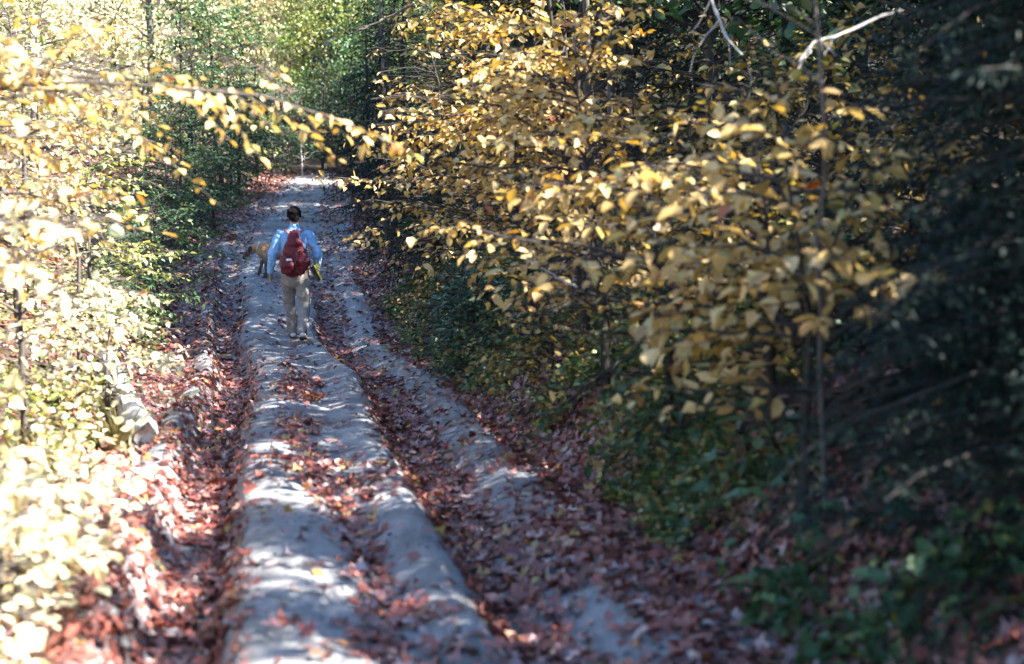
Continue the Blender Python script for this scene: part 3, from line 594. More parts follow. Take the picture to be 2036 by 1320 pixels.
# dead branches catching light at top right and across the thicket
def stick(name, pts, rads, mat, label, cat='branch', group=None, forks=3, seed=0):
    r = np.random.default_rng(seed); pts = np.array(pts, float)
    tt = np.linspace(0, 1, 12); s = np.linspace(0, 1, len(pts))
    P = np.stack([np.interp(tt, s, pts[:, c]) for c in range(3)], -1) + np.cumsum(r.normal(0, 0.008, (12, 3)), 0)
    root = empty(name, P[0], label, cat, group); P = P - P[0]
    link('main_stem', raw_mesh('main_stem', *tubes(P[None], np.interp(tt, [0, 1], rads)[None], 7)[:2], M[mat], smooth_sh=True), root)
    Ltot = np.linalg.norm(P[-1])
    for q in range(forks):
        P0, D = path_at(P[None], np.zeros(1, int), np.array([r.uniform(0.3, 0.9)]))
        B = curve_paths(P0, unit(D + r.normal(0, 0.55, (1, 3))), np.array([Ltot * r.uniform(0.2, 0.45)]), 6, np.array([0.1]), 0.05, r)
        link('twig', raw_mesh('twig', *tubes(B, rads[1] * np.linspace(1.1, 0.35, 6)[None], 5)[:2], M[mat], smooth_sh=True), root)
    return root
stick('dead_branch', [at(1385, -120, 9), at(1425, 20, 8.8), at(1480, 115, 8.6)], (0.010, 0.005), 'bark_pale', 'pale dead branch hanging in the dark at top right', seed=1)
stick('dead_branch', [at(1790, 20, 7.6), at(1690, 68, 7.5), at(1640, 85, 7.4), at(1600, 140, 7.3)], (0.009, 0.004), 'bark_pale', 'sunlit white crooked dead branch near the right top corner', seed=2)
stick('dead_branch', [at(1690, 380, 6.6), at(1560, 378, 6.9), at(1470, 345, 7.1), at(1395, 318, 7.3)], (0.011, 0.005), 'bark_dark', 'long dark horizontal branch among gold leaves at right', seed=3)
stick('dead_branch', [at(1150, 575, 9.6), at(1090, 545, 9.8), at(1030, 500, 10)], (0.009, 0.004), 'bark_pale', 'pale bent twig low in the right thicket', seed=4)
stick('dead_branch', [at(1260, 705, 8.3), at(1180, 755, 8.1), at(1110, 800, 8.0)], (0.012, 0.006), 'bark_dark', 'dark fallen stick slanting over the right bank', seed=5)
stick('dead_branch', [at(820, 5, 15), at(760, 35, 15), at(705, 62, 15)], (0.018, 0.008), 'bark', 'bare arching branch near the top centre', seed=6)

# pale weathered log slanting down the left bank
A, Bp = on_ground(205, 715), on_ground(300, 885)
A = A + np.array([0, 0, 0.10]); Bp = Bp + np.array([0, 0, 0.07])
tt = np.linspace(0, 1, 22)[:, None]; P = A * (1 - tt) + Bp * tt; r = np.random.default_rng(5)
P += np.cumsum(r.normal(0, 0.004, P.shape), 0)
root = empty('fallen_log', A, 'pale weathered fallen log slanting down the sunlit left bank', 'log'); P = P - A
rad = np.linspace(0.07, 0.11, 22) * (1 + 0.10 * np.sin(tt[:, 0] * 9)) + r.normal(0, 0.006, 22); rad[0] *= 0.5; rad[-1] *= 0.75
V, F, _ = tubes(P[None], rad[None], 14); V = V + 0.03 * np.stack([fbm(V[:, 0] * 14, V[:, 1] * 5 + V[:, 2] * 14, q) for q in range(3)], -1); V[-14:] += r.normal(0, 0.02, (14, 3)); link('log_trunk', raw_mesh('log_trunk', V, F + [np.arange(14)[None], np.arange(14)[None, ::-1] + 21 * 14], M['dead_wood'], smooth_sh=True), root)
for q in range(3):
    P0, D = path_at(P[None], np.zeros(1, int), np.array([0.2 + 0.28 * q]))
    B = curve_paths(P0, unit(np.array([[0.5 - 0.4 * q, -0.4, 0.8]])), np.array([0.22]), 5, np.array([0.0]), 0.04, r)
    link('branch_stub', raw_mesh('branch_stub', *tubes(B, 0.024 * np.linspace(1, 0.5, 5)[None], 7)[:2], M['dead_wood'], smooth_sh=True), root)
stick('dead_branch', [on_ground(165, 660) + 0.1, on_ground(230, 705) + 0.08, on_ground(290, 745) + 0.05], (0.02, 0.012), 'bark_pale', 'grey fallen branch above the pale log on left bank', seed=7)

# ------------------------------------------------------------------ low plants on the banks
def broad_plant(base, label, n=9, size=0.2, seed=0, h=0.35, group='broad leaved plants at lower right', mat='broad'):
    r = np.random.default_rng(seed + 700); root = empty('broad_leaf_plant', base, label, 'plant', group)
    vs = []
    for q in range(n):
        a = q * 2.4 + r.uniform(-0.3, 0.3); ln = h * r.uniform(0.7, 1.3)
        B = curve_paths(np.zeros((1, 3)), unit(np.array([[0.55 * math.cos(a), 0.55 * math.sin(a), 1.0]])), np.array([ln]), 5, np.array([0.1]), 0.02, r)
        link('stalk', raw_mesh('stalk', *tubes(B, 0.004 * np.linspace(1, 0.6, 5)[None], 4)[:2], M['grass'], np.full(20, 0.3), smooth_sh=True), root)
        s = size * r.uniform(0.6, 1.15); tip = B[0, -1]
        nr = unit(np.array([[0.35 * math.cos(a) + r.normal(0, .2), 0.35 * math.sin(a) + r.normal(0, .2), 1.0]])); ax = np.array([[math.cos(a), math.sin(a), -0.25]])
        T, Fq = MAPLES[q % 5]
        T = T.copy(); T[:, 0] *= 1.05
        V, F, rr = scatter((T, Fq), tip[None], ax, nr, np.array([s]), np.array([r.random()]))
        link('leaf', raw_mesh('leaf', V, F, M[mat], rr), root)
BP = [(on_ground(1590, 960), 'blue green broad leaved plant by right edge, topmost of lower right plants'), (on_ground(1480, 1070), 'broad leaved plant with pale stalks on shaded lower right bank'),
      (on_ground(1640, 1130), 'large green broad leaved plant at the right edge of the bank'), (on_ground(1560, 1240), 'small broad leaved plant nearest the lower right corner')]
for i, (P, lab) in enumerate(BP):
    broad_plant((P[0], P[1], float(ground(P[0], P[1]))), lab, seed=i, size=0.2 if i != 3 else 0.14, h=0.36 if i != 3 else 0.2)

def ground_cover(name, label, n, region, seed, mat, size, cat='ground cover'):
    r = np.random.default_rng(seed); parts = []
    u = r.uniform(region[0], region[1], n * 3); y = r.uniform(region[2] ** 0.5, region[3] ** 0.5, n * 3) ** 2
    x = xc(y) + u; keep = (fbm(x * 1.3 + 40, y * 1.3, 3) > -0.02)
    x, y = x[keep][:n], y[keep][:n]; z = ground(x, y)
    hgt = r.uniform(0.02, 0.34, len(x)) * (0.35 + 1.3 * smooth(0.35, 0.8, vnoise(x * 2, y * 2, 1)))
    P = np.stack([x, y, z + hgt], -1); nr = unit(np.array([0, 0, 1.0]) + r.normal(0, 0.5, P.shape)); ax = unit(r.normal(0, 1, P.shape) * np.array([1, 1, 0.4]))
    parts.append(scatter(LEAF, P, ax, nr, size * r.uniform(0.6, 1.3, len(x)), np.clip(r.normal(0.5, 0.25, len(x)), 0, 1), r.uniform(0.9, 1.5, len(x))))
    V, F, rr = join(parts); o = link(name, raw_mesh(name, V, F, M[mat], rr)); tag(o, label, cat, kind='stuff')
ground_cover('low_green_plants', 'low green leafy plants covering the right bank', 20000, (1.5, 4.0, 4.5, 28), 21, 'green', 0.062)
ground_cover('low_gold_sprigs', 'gold leaves of low sprigs scattered over the right bank', 3500, (1.5, 3.4, 7, 22), 25, 'gold_dull', 0.06)
ground_cover('low_yellow_plants', 'low yellowing plants on the right bank', 4200, (1.5, 3.6, 6, 20), 22, 'lightgreen', 0.05)
ground_cover('left_ground_plants', 'low pale green plants covering the sunlit left bank', 7000, (-4.6, -1.55, 4.0, 22), 23, 'lightgreen', 0.055)
ground_cover('corner_ground_plants', 'overexposed pale plants covering the sunlit ground at lower left', 2600, (-2.6, -1.2, 4.0, 8.5), 24, 'pale', 0.06)
# grass tufts on the left bank
r = np.random.default_rng(31)
for i, (px, d) in enumerate([(40, 8.6), (110, 8.2), (200, 9.6), (90, 9), (230, 10.0), (120, 11), (190, 12.5)]):
    x = (px - 1018) / FPX * d; b_ = (x, d, float(ground(x, d)))
    root = empty('grass_tuft', b_, 'arching tuft of pale green grass on sunlit left bank', 'grass', 'grass tufts on the left bank')
    n = 46; a = r.uniform(0, 6.28, n); lean_ = r.uniform(0.3, 1.1, n)
    ax = unit(np.stack([np.cos(a) * lean_ + 0.25, np.sin(a) * lean_, np.ones(n)], -1)); nr = unit(np.stack([-np.cos(a), -np.sin(a), lean_ + 0.3], -1))
    P = np.stack([np.cos(a) * 0.03, np.sin(a) * 0.03, np.zeros(n)], -1)
    V, F, rr = scatter(BLADE, P, ax, nr, r.uniform(0.14, 0.34, n), 0.4 + 0.6 * r.random(n), r.uniform(0.07, 0.14, n))
    fo = link('blades', raw_mesh('blades', V, F, M['grass'], rr), root); fo['kind'] = 'stuff'

# ------------------------------------------------------------------ figures: lofted forms fused into one continuous skin
def loft(pts, rads, sides=16, power=2.0, yref=(0, 1, 0)):
    """elliptical tube with rounded caps; rads = (r across, r along yref) or a number"""
    P = np.array(pts, float); Rr = np.array([(q, q) if np.isscalar(q) else q for q in rads], float)
    t = unit(np.gradient(P, axis=0)); yr = np.array(yref, float)
    # rounded ends
    def cap(i, s):
        out = []
        for f, g in ((0.35, 0.93), (0.7, 0.7), (0.95, 0.3)):
            out.append((P[i] + s * t[i] * Rr[i].min() * f, Rr[i] * g, t[i]))
        return out
    rings = cap(0, -1)[::-1] + [(P[i], Rr[i], t[i]) for i in range(len(P))] + cap(len(P) - 1, 1)
    V = []; ang = np.arange(sides) * 2 * math.pi / sides
    ca = np.sign(np.cos(ang)) * np.abs(np.cos(ang)) ** (2 / power); sa = np.sign(np.sin(ang)) * np.abs(np.sin(ang)) ** (2 / power)
    for c, q, tt in rings:
        a = np.cross(yr, tt); a = a / max(np.linalg.norm(a), 1e-6); b = np.cross(tt, a)
        V.append(c + q[0] * ca[:, None] * a + q[1] * sa[:, None] * b)
    V = np.concatenate(V); k = len(rings); i = np.arange(sides); j = (i + 1) % sides
    q = np.concatenate([np.stack([s * sides + i, s * sides + j, (s + 1) * sides + j, (s + 1) * sides + i], -1) for s in range(k - 1)])
    caps = np.stack([np.arange(sides)[::-1], (k - 1) * sides + np.arange(sides)])
    return V, [q, caps], np.zeros(len(V))
def ball(c, r, rot=None):
    c = np.array(c, float); r = np.array((r, r, r) if np.isscalar(r) else r, float)
    th = np.linspace(0.08, math.pi - 0.08, 9); ph = np.arange(14) * 2 * math.pi / 14
    V = np.stack([np.outer(np.sin(th), np.cos(ph)), np.outer(np.sin(th), np.sin(ph)), np.outer(np.cos(th), np.ones(14))], -1).reshape(-1, 3) * r
    if rot is not None: V = V @ np.array(Matrix.Rotation(rot[0], 3, rot[1])).T
    i = np.arange(14); j = (i + 1) % 14
    q = np.concatenate([np.stack([(s + 1) * 14 + i, (s + 1) * 14 + j, s * 14 + j, s * 14 + i], -1) for s in range(8)])
    return V + c, [q, np.stack([np.arange(14), 8 * 14 + np.arange(14)[::-1]])], np.zeros(len(V))
def fuse(name, parts, mat, parent, vox=0.008, smooth_it=4, rough=0.0, seed=0, wr=14):
    V, F, _ = join(parts); me = raw_mesh(name, V, F, None); tmp = bpy.data.objects.new('tmp', me); COL.objects.link(tmp)
    md = tmp.modifiers.new('r', 'REMESH'); md.mode = 'VOXEL'; md.voxel_size = vox; md.use_smooth_shade = True
    s = tmp.modifiers.new('s', 'SMOOTH'); s.factor = 0.5; s.iterations = smooth_it
    dg = bpy.context.evaluated_depsgraph_get(); m2 = bpy.data.meshes.new_from_object(tmp.evaluated_get(dg)); m2.name = name
    bpy.data.objects.remove(tmp); bpy.data.meshes.remove(me)
    if rough:
        co = np.empty(len(m2.vertices) * 3, np.float32); m2.vertices.foreach_get('co', co); co = co.reshape(-1, 3)
        no = np.empty(len(m2.vertices) * 3, np.float32); m2.vertex_normals.foreach_get('vector', no); no = no.reshape(-1, 3)
        h = fbm(co[:, 0] * wr + co[:, 1] * wr * 0.8, co[:, 2] * wr * 1.4 + co[:, 0] * wr * 0.7, seed % 6, 3)
        co = co + no * (rough * h)[:, None]; m2.vertices.foreach_set('co', co.ravel().astype(np.float32)); m2.update()
    m2.materials.append(mat)
    return link(name, m2, parent)

M['skin'] = plain_mat('skin', (0.42, 0.24, 0.17), (0.50, 0.30, 0.22), 30, 0.55, 0.1, 200)
M['hair'] = plain_mat('dark_hair', (0.005, 0.0045, 0.005), (0.014, 0.011, 0.011), 60, 0.95, 0.8, 120, spec=0.08, stretch=(1, 1, 0.2))
M['shirt'] = plain_mat('light_blue_cotton', (0.20, 0.39, 0.64), (0.26, 0.46, 0.72), 9, 0.85, 0.5, 26, bdist=0.02)
M['trousers'] = plain_mat('tan_cotton', (0.23, 0.20, 0.18), (0.32, 0.285, 0.26), 8, 0.9, 0.5, 22, bdist=0.02)
M['shoe'] = plain_mat('white_shoe', (0.70, 0.70, 0.68), (0.8, 0.79, 0.77), 25, 0.6)
M['sole'] = plain_mat('dark_rubber', (0.02, 0.02, 0.02), (0.04, 0.038, 0.035), 30, 0.7)
M['pack'] = plain_mat('dark_red_nylon', (0.10, 0.010, 0.016), (0.17, 0.018, 0.026), 12, 0.55, 0.7, 24, bdist=0.02)
M['strap'] = plain_mat('faded_red_webbing', (0.36, 0.11, 0.12), (0.46, 0.17, 0.17), 30, 0.7)
M['patch'] = plain_mat('white_label', (0.72, 0.72, 0.74), (0.82, 0.82, 0.84), 30, 0.6)
M['black'] = plain_mat('black_vinyl', (0.010, 0.010, 0.012), (0.022, 0.021, 0.022), 20, 0.45)
M['yellow'] = plain_mat('yellow_card', (0.70, 0.48, 0.03), (0.80, 0.58, 0.06), 20, 0.5)
M['eye'] = plain_mat('eye', (0.65, 0.63, 0.60), (0.75, 0.73, 0.70), 20, 0.2)

PY = 18.7
PX = (586 - 1018) / FPX * PY
pz = float(ground(PX, PY)) + 0.005
HEAD = R(7)
# joints in the walker's own frame: +Y is forward (away from the camera), +X is his right
LS, LE, LW = (-0.185, 0, 1.415), (-0.285, -0.02, 1.14), (-0.32, 0.05, 0.91)
RS, RE, RW = (0.185, 0, 1.415), (0.31, -0.06, 1.13), (0.29, 0.12, 0.98)
LH, LK, LA = (-0.085, 0.0, 0.93), (-0.085, 0.22, 0.54), (-0.035, 0.33, 0.11)
RH, RK, RA = (0.085, 0.0, 0.93), (0.12, 0.0, 0.50), (0.105, -0.25, 0.16)
def lerp(a, b, t): return tuple(np.array(a) * (1 - t) + np.array(b) * t)
def hand(wrist, d, side, palm_dir, curl):
    """palm, four unequal bent fingers and a thumb from the side of the palm"""
    d = np.array(d, float) / np.linalg.norm(d); wv = np.array(palm_dir, float); wv /= np.linalg.norm(wv); nn = np.cross(d, wv); W = np.array(wrist, float)
    ps = [loft([W, W + d * 0.05, W + d * 0.09], [(0.024, 0.022), (0.040, 0.016), (0.038, 0.014)], 12, yref=nn)]
    for q, ln in enumerate((0.068, 0.078, 0.073, 0.058)):
        s = W + d * 0.085 + wv * (0.028 - 0.019 * q); a = s + d * ln * 0.5 + nn * curl * 0.25 * ln; e = a + d * ln * 0.32 + nn * curl * 0.6 * ln; f = e + d * ln * 0.1 + nn * curl * 0.35 * ln
        ps.append(loft([s, a, e, f], [0.0095, 0.009, 0.0085, 0.0075], 8, yref=wv))
    s = W + d * 0.03 + wv * 0.03; ps.append(loft([s, s + d * 0.03 + wv * 0.024, s + d * 0.062 + wv * 0.026 + nn * curl * 0.02], [0.013, 0.011, 0.009], 8, yref=nn))
    return ps
body = [loft([(0, 0, 0.86), (0, 0, 0.95), (0, 0.005, 1.08), (0, 0, 1.22), (0, -0.005, 1.34), (0, 0, 1.42), (0, 0.0, 1.465)], [(0.155, 0.10), (0.165, 0.11), (0.14, 0.10), (0.155, 0.11), (0.175, 0.115), (0.165, 0.095), (0.09, 0.06)], 20),
        loft([(0, 0, 1.45), (0, 0.01, 1.51), (0, 0.02, 1.57)], [0.06, 0.054, 0.054]),
        ball((0, 0.025, 1.655), (0.074, 0.093, 0.108)), loft([(0, 0.06, 1.60), (0, 0.075, 1.575)], [(0.05, 0.04), (0.036, 0.03)]),
        loft([(0, 0.112, 1.672), (0, 0.128, 1.645), (0, 0.116, 1.632)], [0.009, 0.014, 0.013], 8, yref=(1, 0, 0)),
        loft([(-0.022, 0.105, 1.606), (0, 0.112, 1.608), (0.022, 0.105, 1.606)], [0.006, 0.009, 0.006], 8),
        ball((-0.078, 0.02, 1.645), (0.012, 0.022, 0.033)), ball((0.078, 0.02, 1.645), (0.012, 0.022, 0.033))]
for S, E, W in ((LS, LE, LW), (RS, RE, RW)):
    body.append(loft([lerp(S, (0, 0, S[2]), 0.25), S, lerp(S, E, 0.5), E, lerp(E, W, 0.35), W], [0.05, 0.054, 0.046, 0.038, 0.038, 0.024]))
body += hand(LW, (-0.02, 0.10, -1), -1, (0.25, 0.95, 0.1), 0.45) + hand(RW, (-0.14, 0.45, -0.62), 1, (-0.5, 0.55, 0.45), 0.7)
for Hh, K, A in ((LH, LK, LA), (RH, RK, RA)):
    body.append(loft([lerp(Hh, K, -0.06), lerp(Hh, K, 0.3), K, lerp(K, A, 0.35), A], [0.088, 0.078, 0.054, 0.054, 0.036]))
LT, RT = (LA[0] - 0.015, LA[1] + 0.17, 0.03), (RA[0] + 0.015, RA[1] + 0.13, 0.025)
body += [loft([(LA[0], LA[1] - 0.04, 0.05), (LA[0], LA[1] + 0.06, 0.05), LT], [(0.034, 0.036), (0.04, 0.032), (0.036, 0.018)], yref=(0, 0, 1)),
         loft([(RA[0], RA[1] - 0.045, 0.11), (RA[0] + 0.005, RA[1] + 0.05, 0.065), RT], [(0.034, 0.036), (0.04, 0.032), (0.036, 0.018)], yref=(0, 0, 1))]
V, F, _ = join(body)
person = fuse('person', body, M['skin'], None, 0.007, 3)
person.location = (PX, PY, pz); person.rotation_euler = (0, 0, HEAD)
tag(person, 'person in blue shirt and tan trousers walking away wearing a red backpack', 'person')
for s in (-1, 1):
    link('eye', raw_mesh('eye', *ball((0.03 * s, 0.103, 1.668), 0.0125)[:2], M['eye'], smooth_sh=True), person)
hair = [ball((0, 0.0, 1.69), (0.086, 0.098, 0.082)), ball((0, -0.03, 1.645), (0.076, 0.068, 0.085)), ball((0.0, 0.01, 1.735), (0.062, 0.07, 0.045)), ball((0.05, -0.03, 1.70), (0.042, 0.05, 0.055)), ball((-0.052, -0.03, 1.69), (0.042, 0.055, 0.06)),
        ball((-0.076, 0.012, 1.665), (0.018, 0.03, 0.04)), ball((0.076, 0.012, 1.665), (0.018, 0.03, 0.04))]
fuse('hair', hair, M['hair'], person, 0.007, 2, 0.02, 2, 40)
shirt = [loft([(0, 0.0, 0.93), (0, 0.0, 1.0), (0, 0.0, 1.10), (0, -0.005, 1.22), (0, -0.008, 1.34), (0, -0.004, 1.425), (0, 0.0, 1.475)], [(0.172, 0.13), (0.172, 0.135), (0.162, 0.13), (0.168, 0.135), (0.18, 0.135), (0.165, 0.112), (0.09, 0.07)], 22),
         loft([(0, 0, 1.47), (0, 0.004, 1.505)], [(0.072, 0.068), (0.066, 0.064)], 16)]
for S, E, W in ((LS, LE, LW), (RS, RE, RW)):
    shirt.append(loft([lerp(S, (0, 0, S[2] - 0.03), 0.4), S, lerp(S, E, 0.25), lerp(S, E, 0.6), E, lerp(E, W, 0.3), lerp(E, W, 0.7), lerp(E, W, 0.97)], [0.060, 0.070, 0.070, 0.064, 0.062, 0.058, 0.050, 0.039]))
fuse('shirt', shirt, M['shirt'], person, 0.009, 4, 0.04, 3, 12)
tr = [loft([(0, 0.0, 0.83), (0, 0, 0.90), (0, 0.0, 1.0)], [(0.165, 0.125), (0.178, 0.132), (0.165, 0.122)], 20)]
for Hh, K, A in ((LH, LK, LA), (RH, RK, RA)):
    tr.append(loft([lerp(Hh, K, 0.02), lerp(Hh, K, 0.3), lerp(Hh, K, 0.65), K, lerp(K, A, 0.35), lerp(K, A, 0.7), lerp(K, A, 1.02)], [(0.098, 0.105), (0.098, 0.102), (0.088, 0.09), (0.082, 0.084), (0.080, 0.084), (0.075, 0.082), (0.070, 0.078)]))
fuse('trousers', tr, M['trousers'], person, 0.009, 4, 0.065, 4, 9)
for A, T, lift in ((LA, LT, 0.0), (RA, RT, 0.05)):
    sh = fuse('shoe', [loft([(A[0], A[1] - 0.055, 0.065 + lift), (A[0], A[1] + 0.0, 0.075 + lift), (A[0], A[1] + 0.07, 0.06 + lift * 0.45), (T[0], T[1], 0.042)], [(0.040, 0.036), (0.046, 0.046), (0.050, 0.036), (0.042, 0.022)], yref=(0, 0, 1)),
                       loft([A, (A[0], A[1], A[2] - 0.03)], [0.044, 0.046])], M['shoe'], person, 0.008, 3)
    so = loft([(A[0], A[1] - 0.065, 0.022 + lift), (A[0], A[1] + 0.06, 0.018 + lift * 0.4), (T[0], T[1] + 0.03, 0.016)], [(0.044, 0.012), (0.052, 0.012), (0.042, 0.011)], yref=(0, 0, 1))
    link('sole', raw_mesh('sole', *so[:2], M['sole'], smooth_sh=True), sh)

# backpack worn by the walker
PM = Matrix.Translation((PX, PY, pz)) @ Matrix.Rotation(HEAD, 4, 'Z')
def worn(name, local, label, cat):
    o = empty(name, (0, 0, 0), label, cat); o.matrix_world = PM @ Matrix.Translation(local) @ Matrix.Scale(0.93 if cat == 'backpack' else 1.0, 4); return o
bp = worn('backpack', (0, -0.13, 0.90), 'dark red backpack with two bulging pockets on the walker\'s back', 'backpack')
fuse('main_sack', [loft([(0, -0.075, 0.05), (0, -0.085, 0.14), (0, -0.08, 0.28), (0, -0.065, 0.42), (0.0, -0.05, 0.53)], [(0.17, 0.09), (0.185, 0.105), (0.165, 0.10), (0.12, 0.085), (0.075, 0.055)], 20, power=2.5)], M['pack'], bp, 0.009, 4, 0.06, 1, 9)
pk = fuse('pocket', [loft([(-0.095, -0.165, 0.035), (-0.095, -0.18, 0.11), (-0.09, -0.165, 0.20)], [(0.085, 0.055), (0.10, 0.075), (0.07, 0.045)], 16, power=2.4)], M['pack'], bp, 0.009, 4, 0.04, 2, 10)
lb = loft([(-0.10, -0.232, 0.195), (-0.03, -0.232, 0.2)], [(0.004, 0.016), (0.004, 0.016)], 12, power=4, yref=(0, 0, 1)); link('label_patch', raw_mesh('label_patch', *lb[:2], M['patch']), pk)
fuse('pocket', [loft([(0.13, -0.15, 0.09), (0.135, -0.165, 0.17), (0.11, -0.15, 0.29)], [(0.07, 0.055), (0.082, 0.072), (0.05, 0.045)], 16, power=2.4)], M['pack'], bp, 0.009, 4, 0.05, 3, 10)
fuse('top_flap', [loft([(0.0, -0.10, 0.40), (0.0, -0.085, 0.50), (0, -0.04, 0.56)], [(0.10, 0.07), (0.088, 0.062), (0.07, 0.045)], 16, power=2.4)], M['pack'], bp, 0.009, 4, 0.05, 5, 10)
for s in (-1, 1):
    st = loft([(0.04 * s, -0.02, 0.54), (0.085 * s, 0.03, 0.585), (0.12 * s, 0.12, 0.605), (0.125 * s, 0.24, 0.54), (0.13 * s, 0.285, 0.40), (0.17 * s, 0.22, 0.22), (0.205 * s, 0.10, 0.12), (0.17 * s, -0.02, 0.07)], [(0.008, 0.024)] * 8, 10, power=3, yref=(1, 0.2, 0))
    link('shoulder_strap', raw_mesh('shoulder_strap', *st[:2], M['strap'], smooth_sh=True), bp)
zp = loft([(0.012, -0.20, 0.05), (0.015, -0.205, 0.18), (0.01, -0.185, 0.30)], [0.010, 0.010, 0.009], 8); link('compression_strap', raw_mesh('compression_strap', *zp[:2], M['black'], smooth_sh=True), bp)
hl = loft([(-0.03, -0.05, 0.575), (-0.02, -0.05, 0.61), (0.02, -0.05, 0.61), (0.03, -0.05, 0.575)], [0.007] * 4, 8); link('carry_loop', raw_mesh('carry_loop', *hl[:2], M['strap'], smooth_sh=True), bp)

# flat dark case with a yellow edge held at the right hip
cs = worn('folder', (0.265, 0.10, 0.885), 'black folder with yellow cover held at the walker\'s right hip', 'folder')
cs.matrix_world = cs.matrix_world @ Matrix.Rotation(R(-27), 4, 'Y') @ Matrix.Rotation(R(4), 4, 'Z')
def bev_box(name, c, d, mat, parent, bev=0.004):
    bm = bmesh.new(); bmesh.ops.create_cube(bm, size=1.0)
    for v in bm.verts: v.co = Vector((v.co.x * d[0] + c[0], v.co.y * d[1] + c[1], v.co.z * d[2] + c[2]))
    bmesh.ops.bevel(bm, geom=bm.edges[:], offset=bev, segments=2, affect='EDGES'); me = bpy.data.meshes.new(name); bm.to_mesh(me); bm.free(); me.materials.append(mat)
    return link(name, me, parent)
bev_box('pages', (0, 0, 0), (0.045, 0.27, 0.21), M['black'], cs)
bev_box('cover', (0.034, 0, 0.003), (0.020, 0.285, 0.235), M['yellow'], cs)

# ------------------------------------------------------------------ dog crossing the track ahead of the walker
m, n, l, p, out = new_mat('tan_dog_coat'); M['dog'] = m
tc = n.new('ShaderNodeTexCoord'); sx = n.new('ShaderNodeSeparateXYZ'); l.new(tc.outputs['Object'], sx.inputs[0])
rz = ramp(n, [(0.04, (0.075, 0.055, 0.045)), (0.26, (0.13, 0.09, 0.065)), (0.40, (0.40, 0.22, 0.12)), (0.55, (0.48, 0.24, 0.11))]); l.new(sx.outputs['Z'], rz.inputs[0])
mrx = n.new('ShaderNodeMapRange'); mrx.inputs['From Min'].default_value = -0.30; mrx.inputs['From Max'].default_value = -0.22; l.new(sx.outputs['X'], mrx.inputs['Value'])
mxx = n.new('ShaderNodeMix'); mxx.data_type = 'RGBA'; l.new(mrx.outputs[0], mxx.inputs['Factor']); mxx.inputs['A'].default_value = (0.035, 0.027, 0.024, 1); l.new(rz.outputs[0], mxx.inputs['B'])
no = n.new('ShaderNodeTexNoise'); no.inputs['Scale'].default_value = 14; no.inputs['Detail'].default_value = 6; l.new(tc.outputs['Object'], no.inputs['Vector'])
hs = n.new('ShaderNodeHueSaturation'); mr = n.new('ShaderNodeMapRange'); mr.inputs['To Min'].default_value = 0.65; mr.inputs['To Max'].default_value = 1.35; l.new(no.outputs['Fac'], mr.inputs['Value']); l.new(mr.outputs[0], hs.inputs['Value'])
l.new(mxx.outputs['Result'], hs.inputs['Color']); l.new(hs.outputs[0], p.inputs['Base Color']); p.inputs['Roughness'].default_value = 0.75
nb_ = n.new('ShaderNodeTexNoise'); nb_.inputs['Scale'].default_value = 90; b = n.new('ShaderNodeBump'); b.inputs['Strength'].default_value = 0.6; b.inputs['Distance'].default_value = 0.01; l.new(tc.outputs['Object'], nb_.inputs['Vector']); l.new(nb_.outputs['Fac'], b.inputs['Height']); l.new(b.outputs[0], p.inputs['Normal'])
M['dog_dark'] = plain_mat('dark_dog_ear', (0.02, 0.016, 0.014), (0.05, 0.04, 0.033), 30, 0.8)
M['collar'] = plain_mat('pale_collar', (0.55, 0.53, 0.52), (0.66, 0.64, 0.62), 20, 0.6)
YR = (0, 1, 0)
dg_parts = [loft([(-0.06, 0, 0.44), (0.0, 0, 0.43), (0.08, 0, 0.42), (0.22, 0, 0.425), (0.36, 0, 0.44), (0.50, 0, 0.455), (0.62, 0, 0.455), (0.66, 0, 0.45)],
                 [(0.09, 0.07), (0.135, 0.10), (0.15, 0.11), (0.14, 0.11), (0.115, 0.10), (0.10, 0.095), (0.10, 0.09), (0.07, 0.06)], 18, yref=YR),
            loft([(0.02, 0, 0.50), (-0.08, 0, 0.51), (-0.17, 0, 0.485)], [(0.09, 0.075), (0.075, 0.062), (0.066, 0.056)], 14, yref=YR),
            loft([(-0.17, 0, 0.485), (-0.235, 0, 0.455), (-0.28, 0, 0.42)], [(0.066, 0.06), (0.066, 0.062), (0.048, 0.044)], 14, yref=YR),
            loft([(-0.27, 0, 0.42), (-0.325, 0, 0.37), (-0.36, 0, 0.338)], [(0.042, 0.036), (0.034, 0.03), (0.026, 0.024)], 12, yref=YR),
            loft([(0.64, 0, 0.50), (0.72, 0, 0.52), (0.80, 0.01, 0.46), (0.84, 0.02, 0.36)], [0.03, 0.026, 0.022, 0.014], 10, yref=YR)]
for s, f in ((-1, 0.02), (1, -0.12)):
    y = 0.085 * s
    dg_parts += [loft([(0.03, y * 0.8, 0.45), (0.05 + f * 0.4, y, 0.33), (0.045 + f, y, 0.27), (0.035 + f * 1.3, y, 0.13), (0.025 + f * 1.5, y, 0.045)], [(0.06, 0.045), (0.045, 0.036), (0.034, 0.03), (0.024, 0.023), (0.024, 0.022)], 12, yref=YR),
                 loft([(0.03 + f * 1.5, y, 0.022), (-0.03 + f * 1.5, y, 0.018)], [(0.018, 0.026), (0.014, 0.024)], 10, yref=YR)]
    g = 0.06 * s
    dg_parts += [loft([(0.57, y * 0.8, 0.46), (0.53 + g * 0.5, y, 0.36), (0.50 + g, y, 0.30), (0.56 + g, y, 0.22), (0.615 + g, y, 0.155), (0.60 + g, y, 0.05)], [(0.085, 0.05), (0.075, 0.048), (0.05, 0.038), (0.034, 0.028), (0.025, 0.022), (0.024, 0.022)], 12, yref=YR),
                 loft([(0.60 + g, y, 0.022), (0.54 + g, y, 0.018)], [(0.018, 0.026), (0.014, 0.024)], 10, yref=YR)]
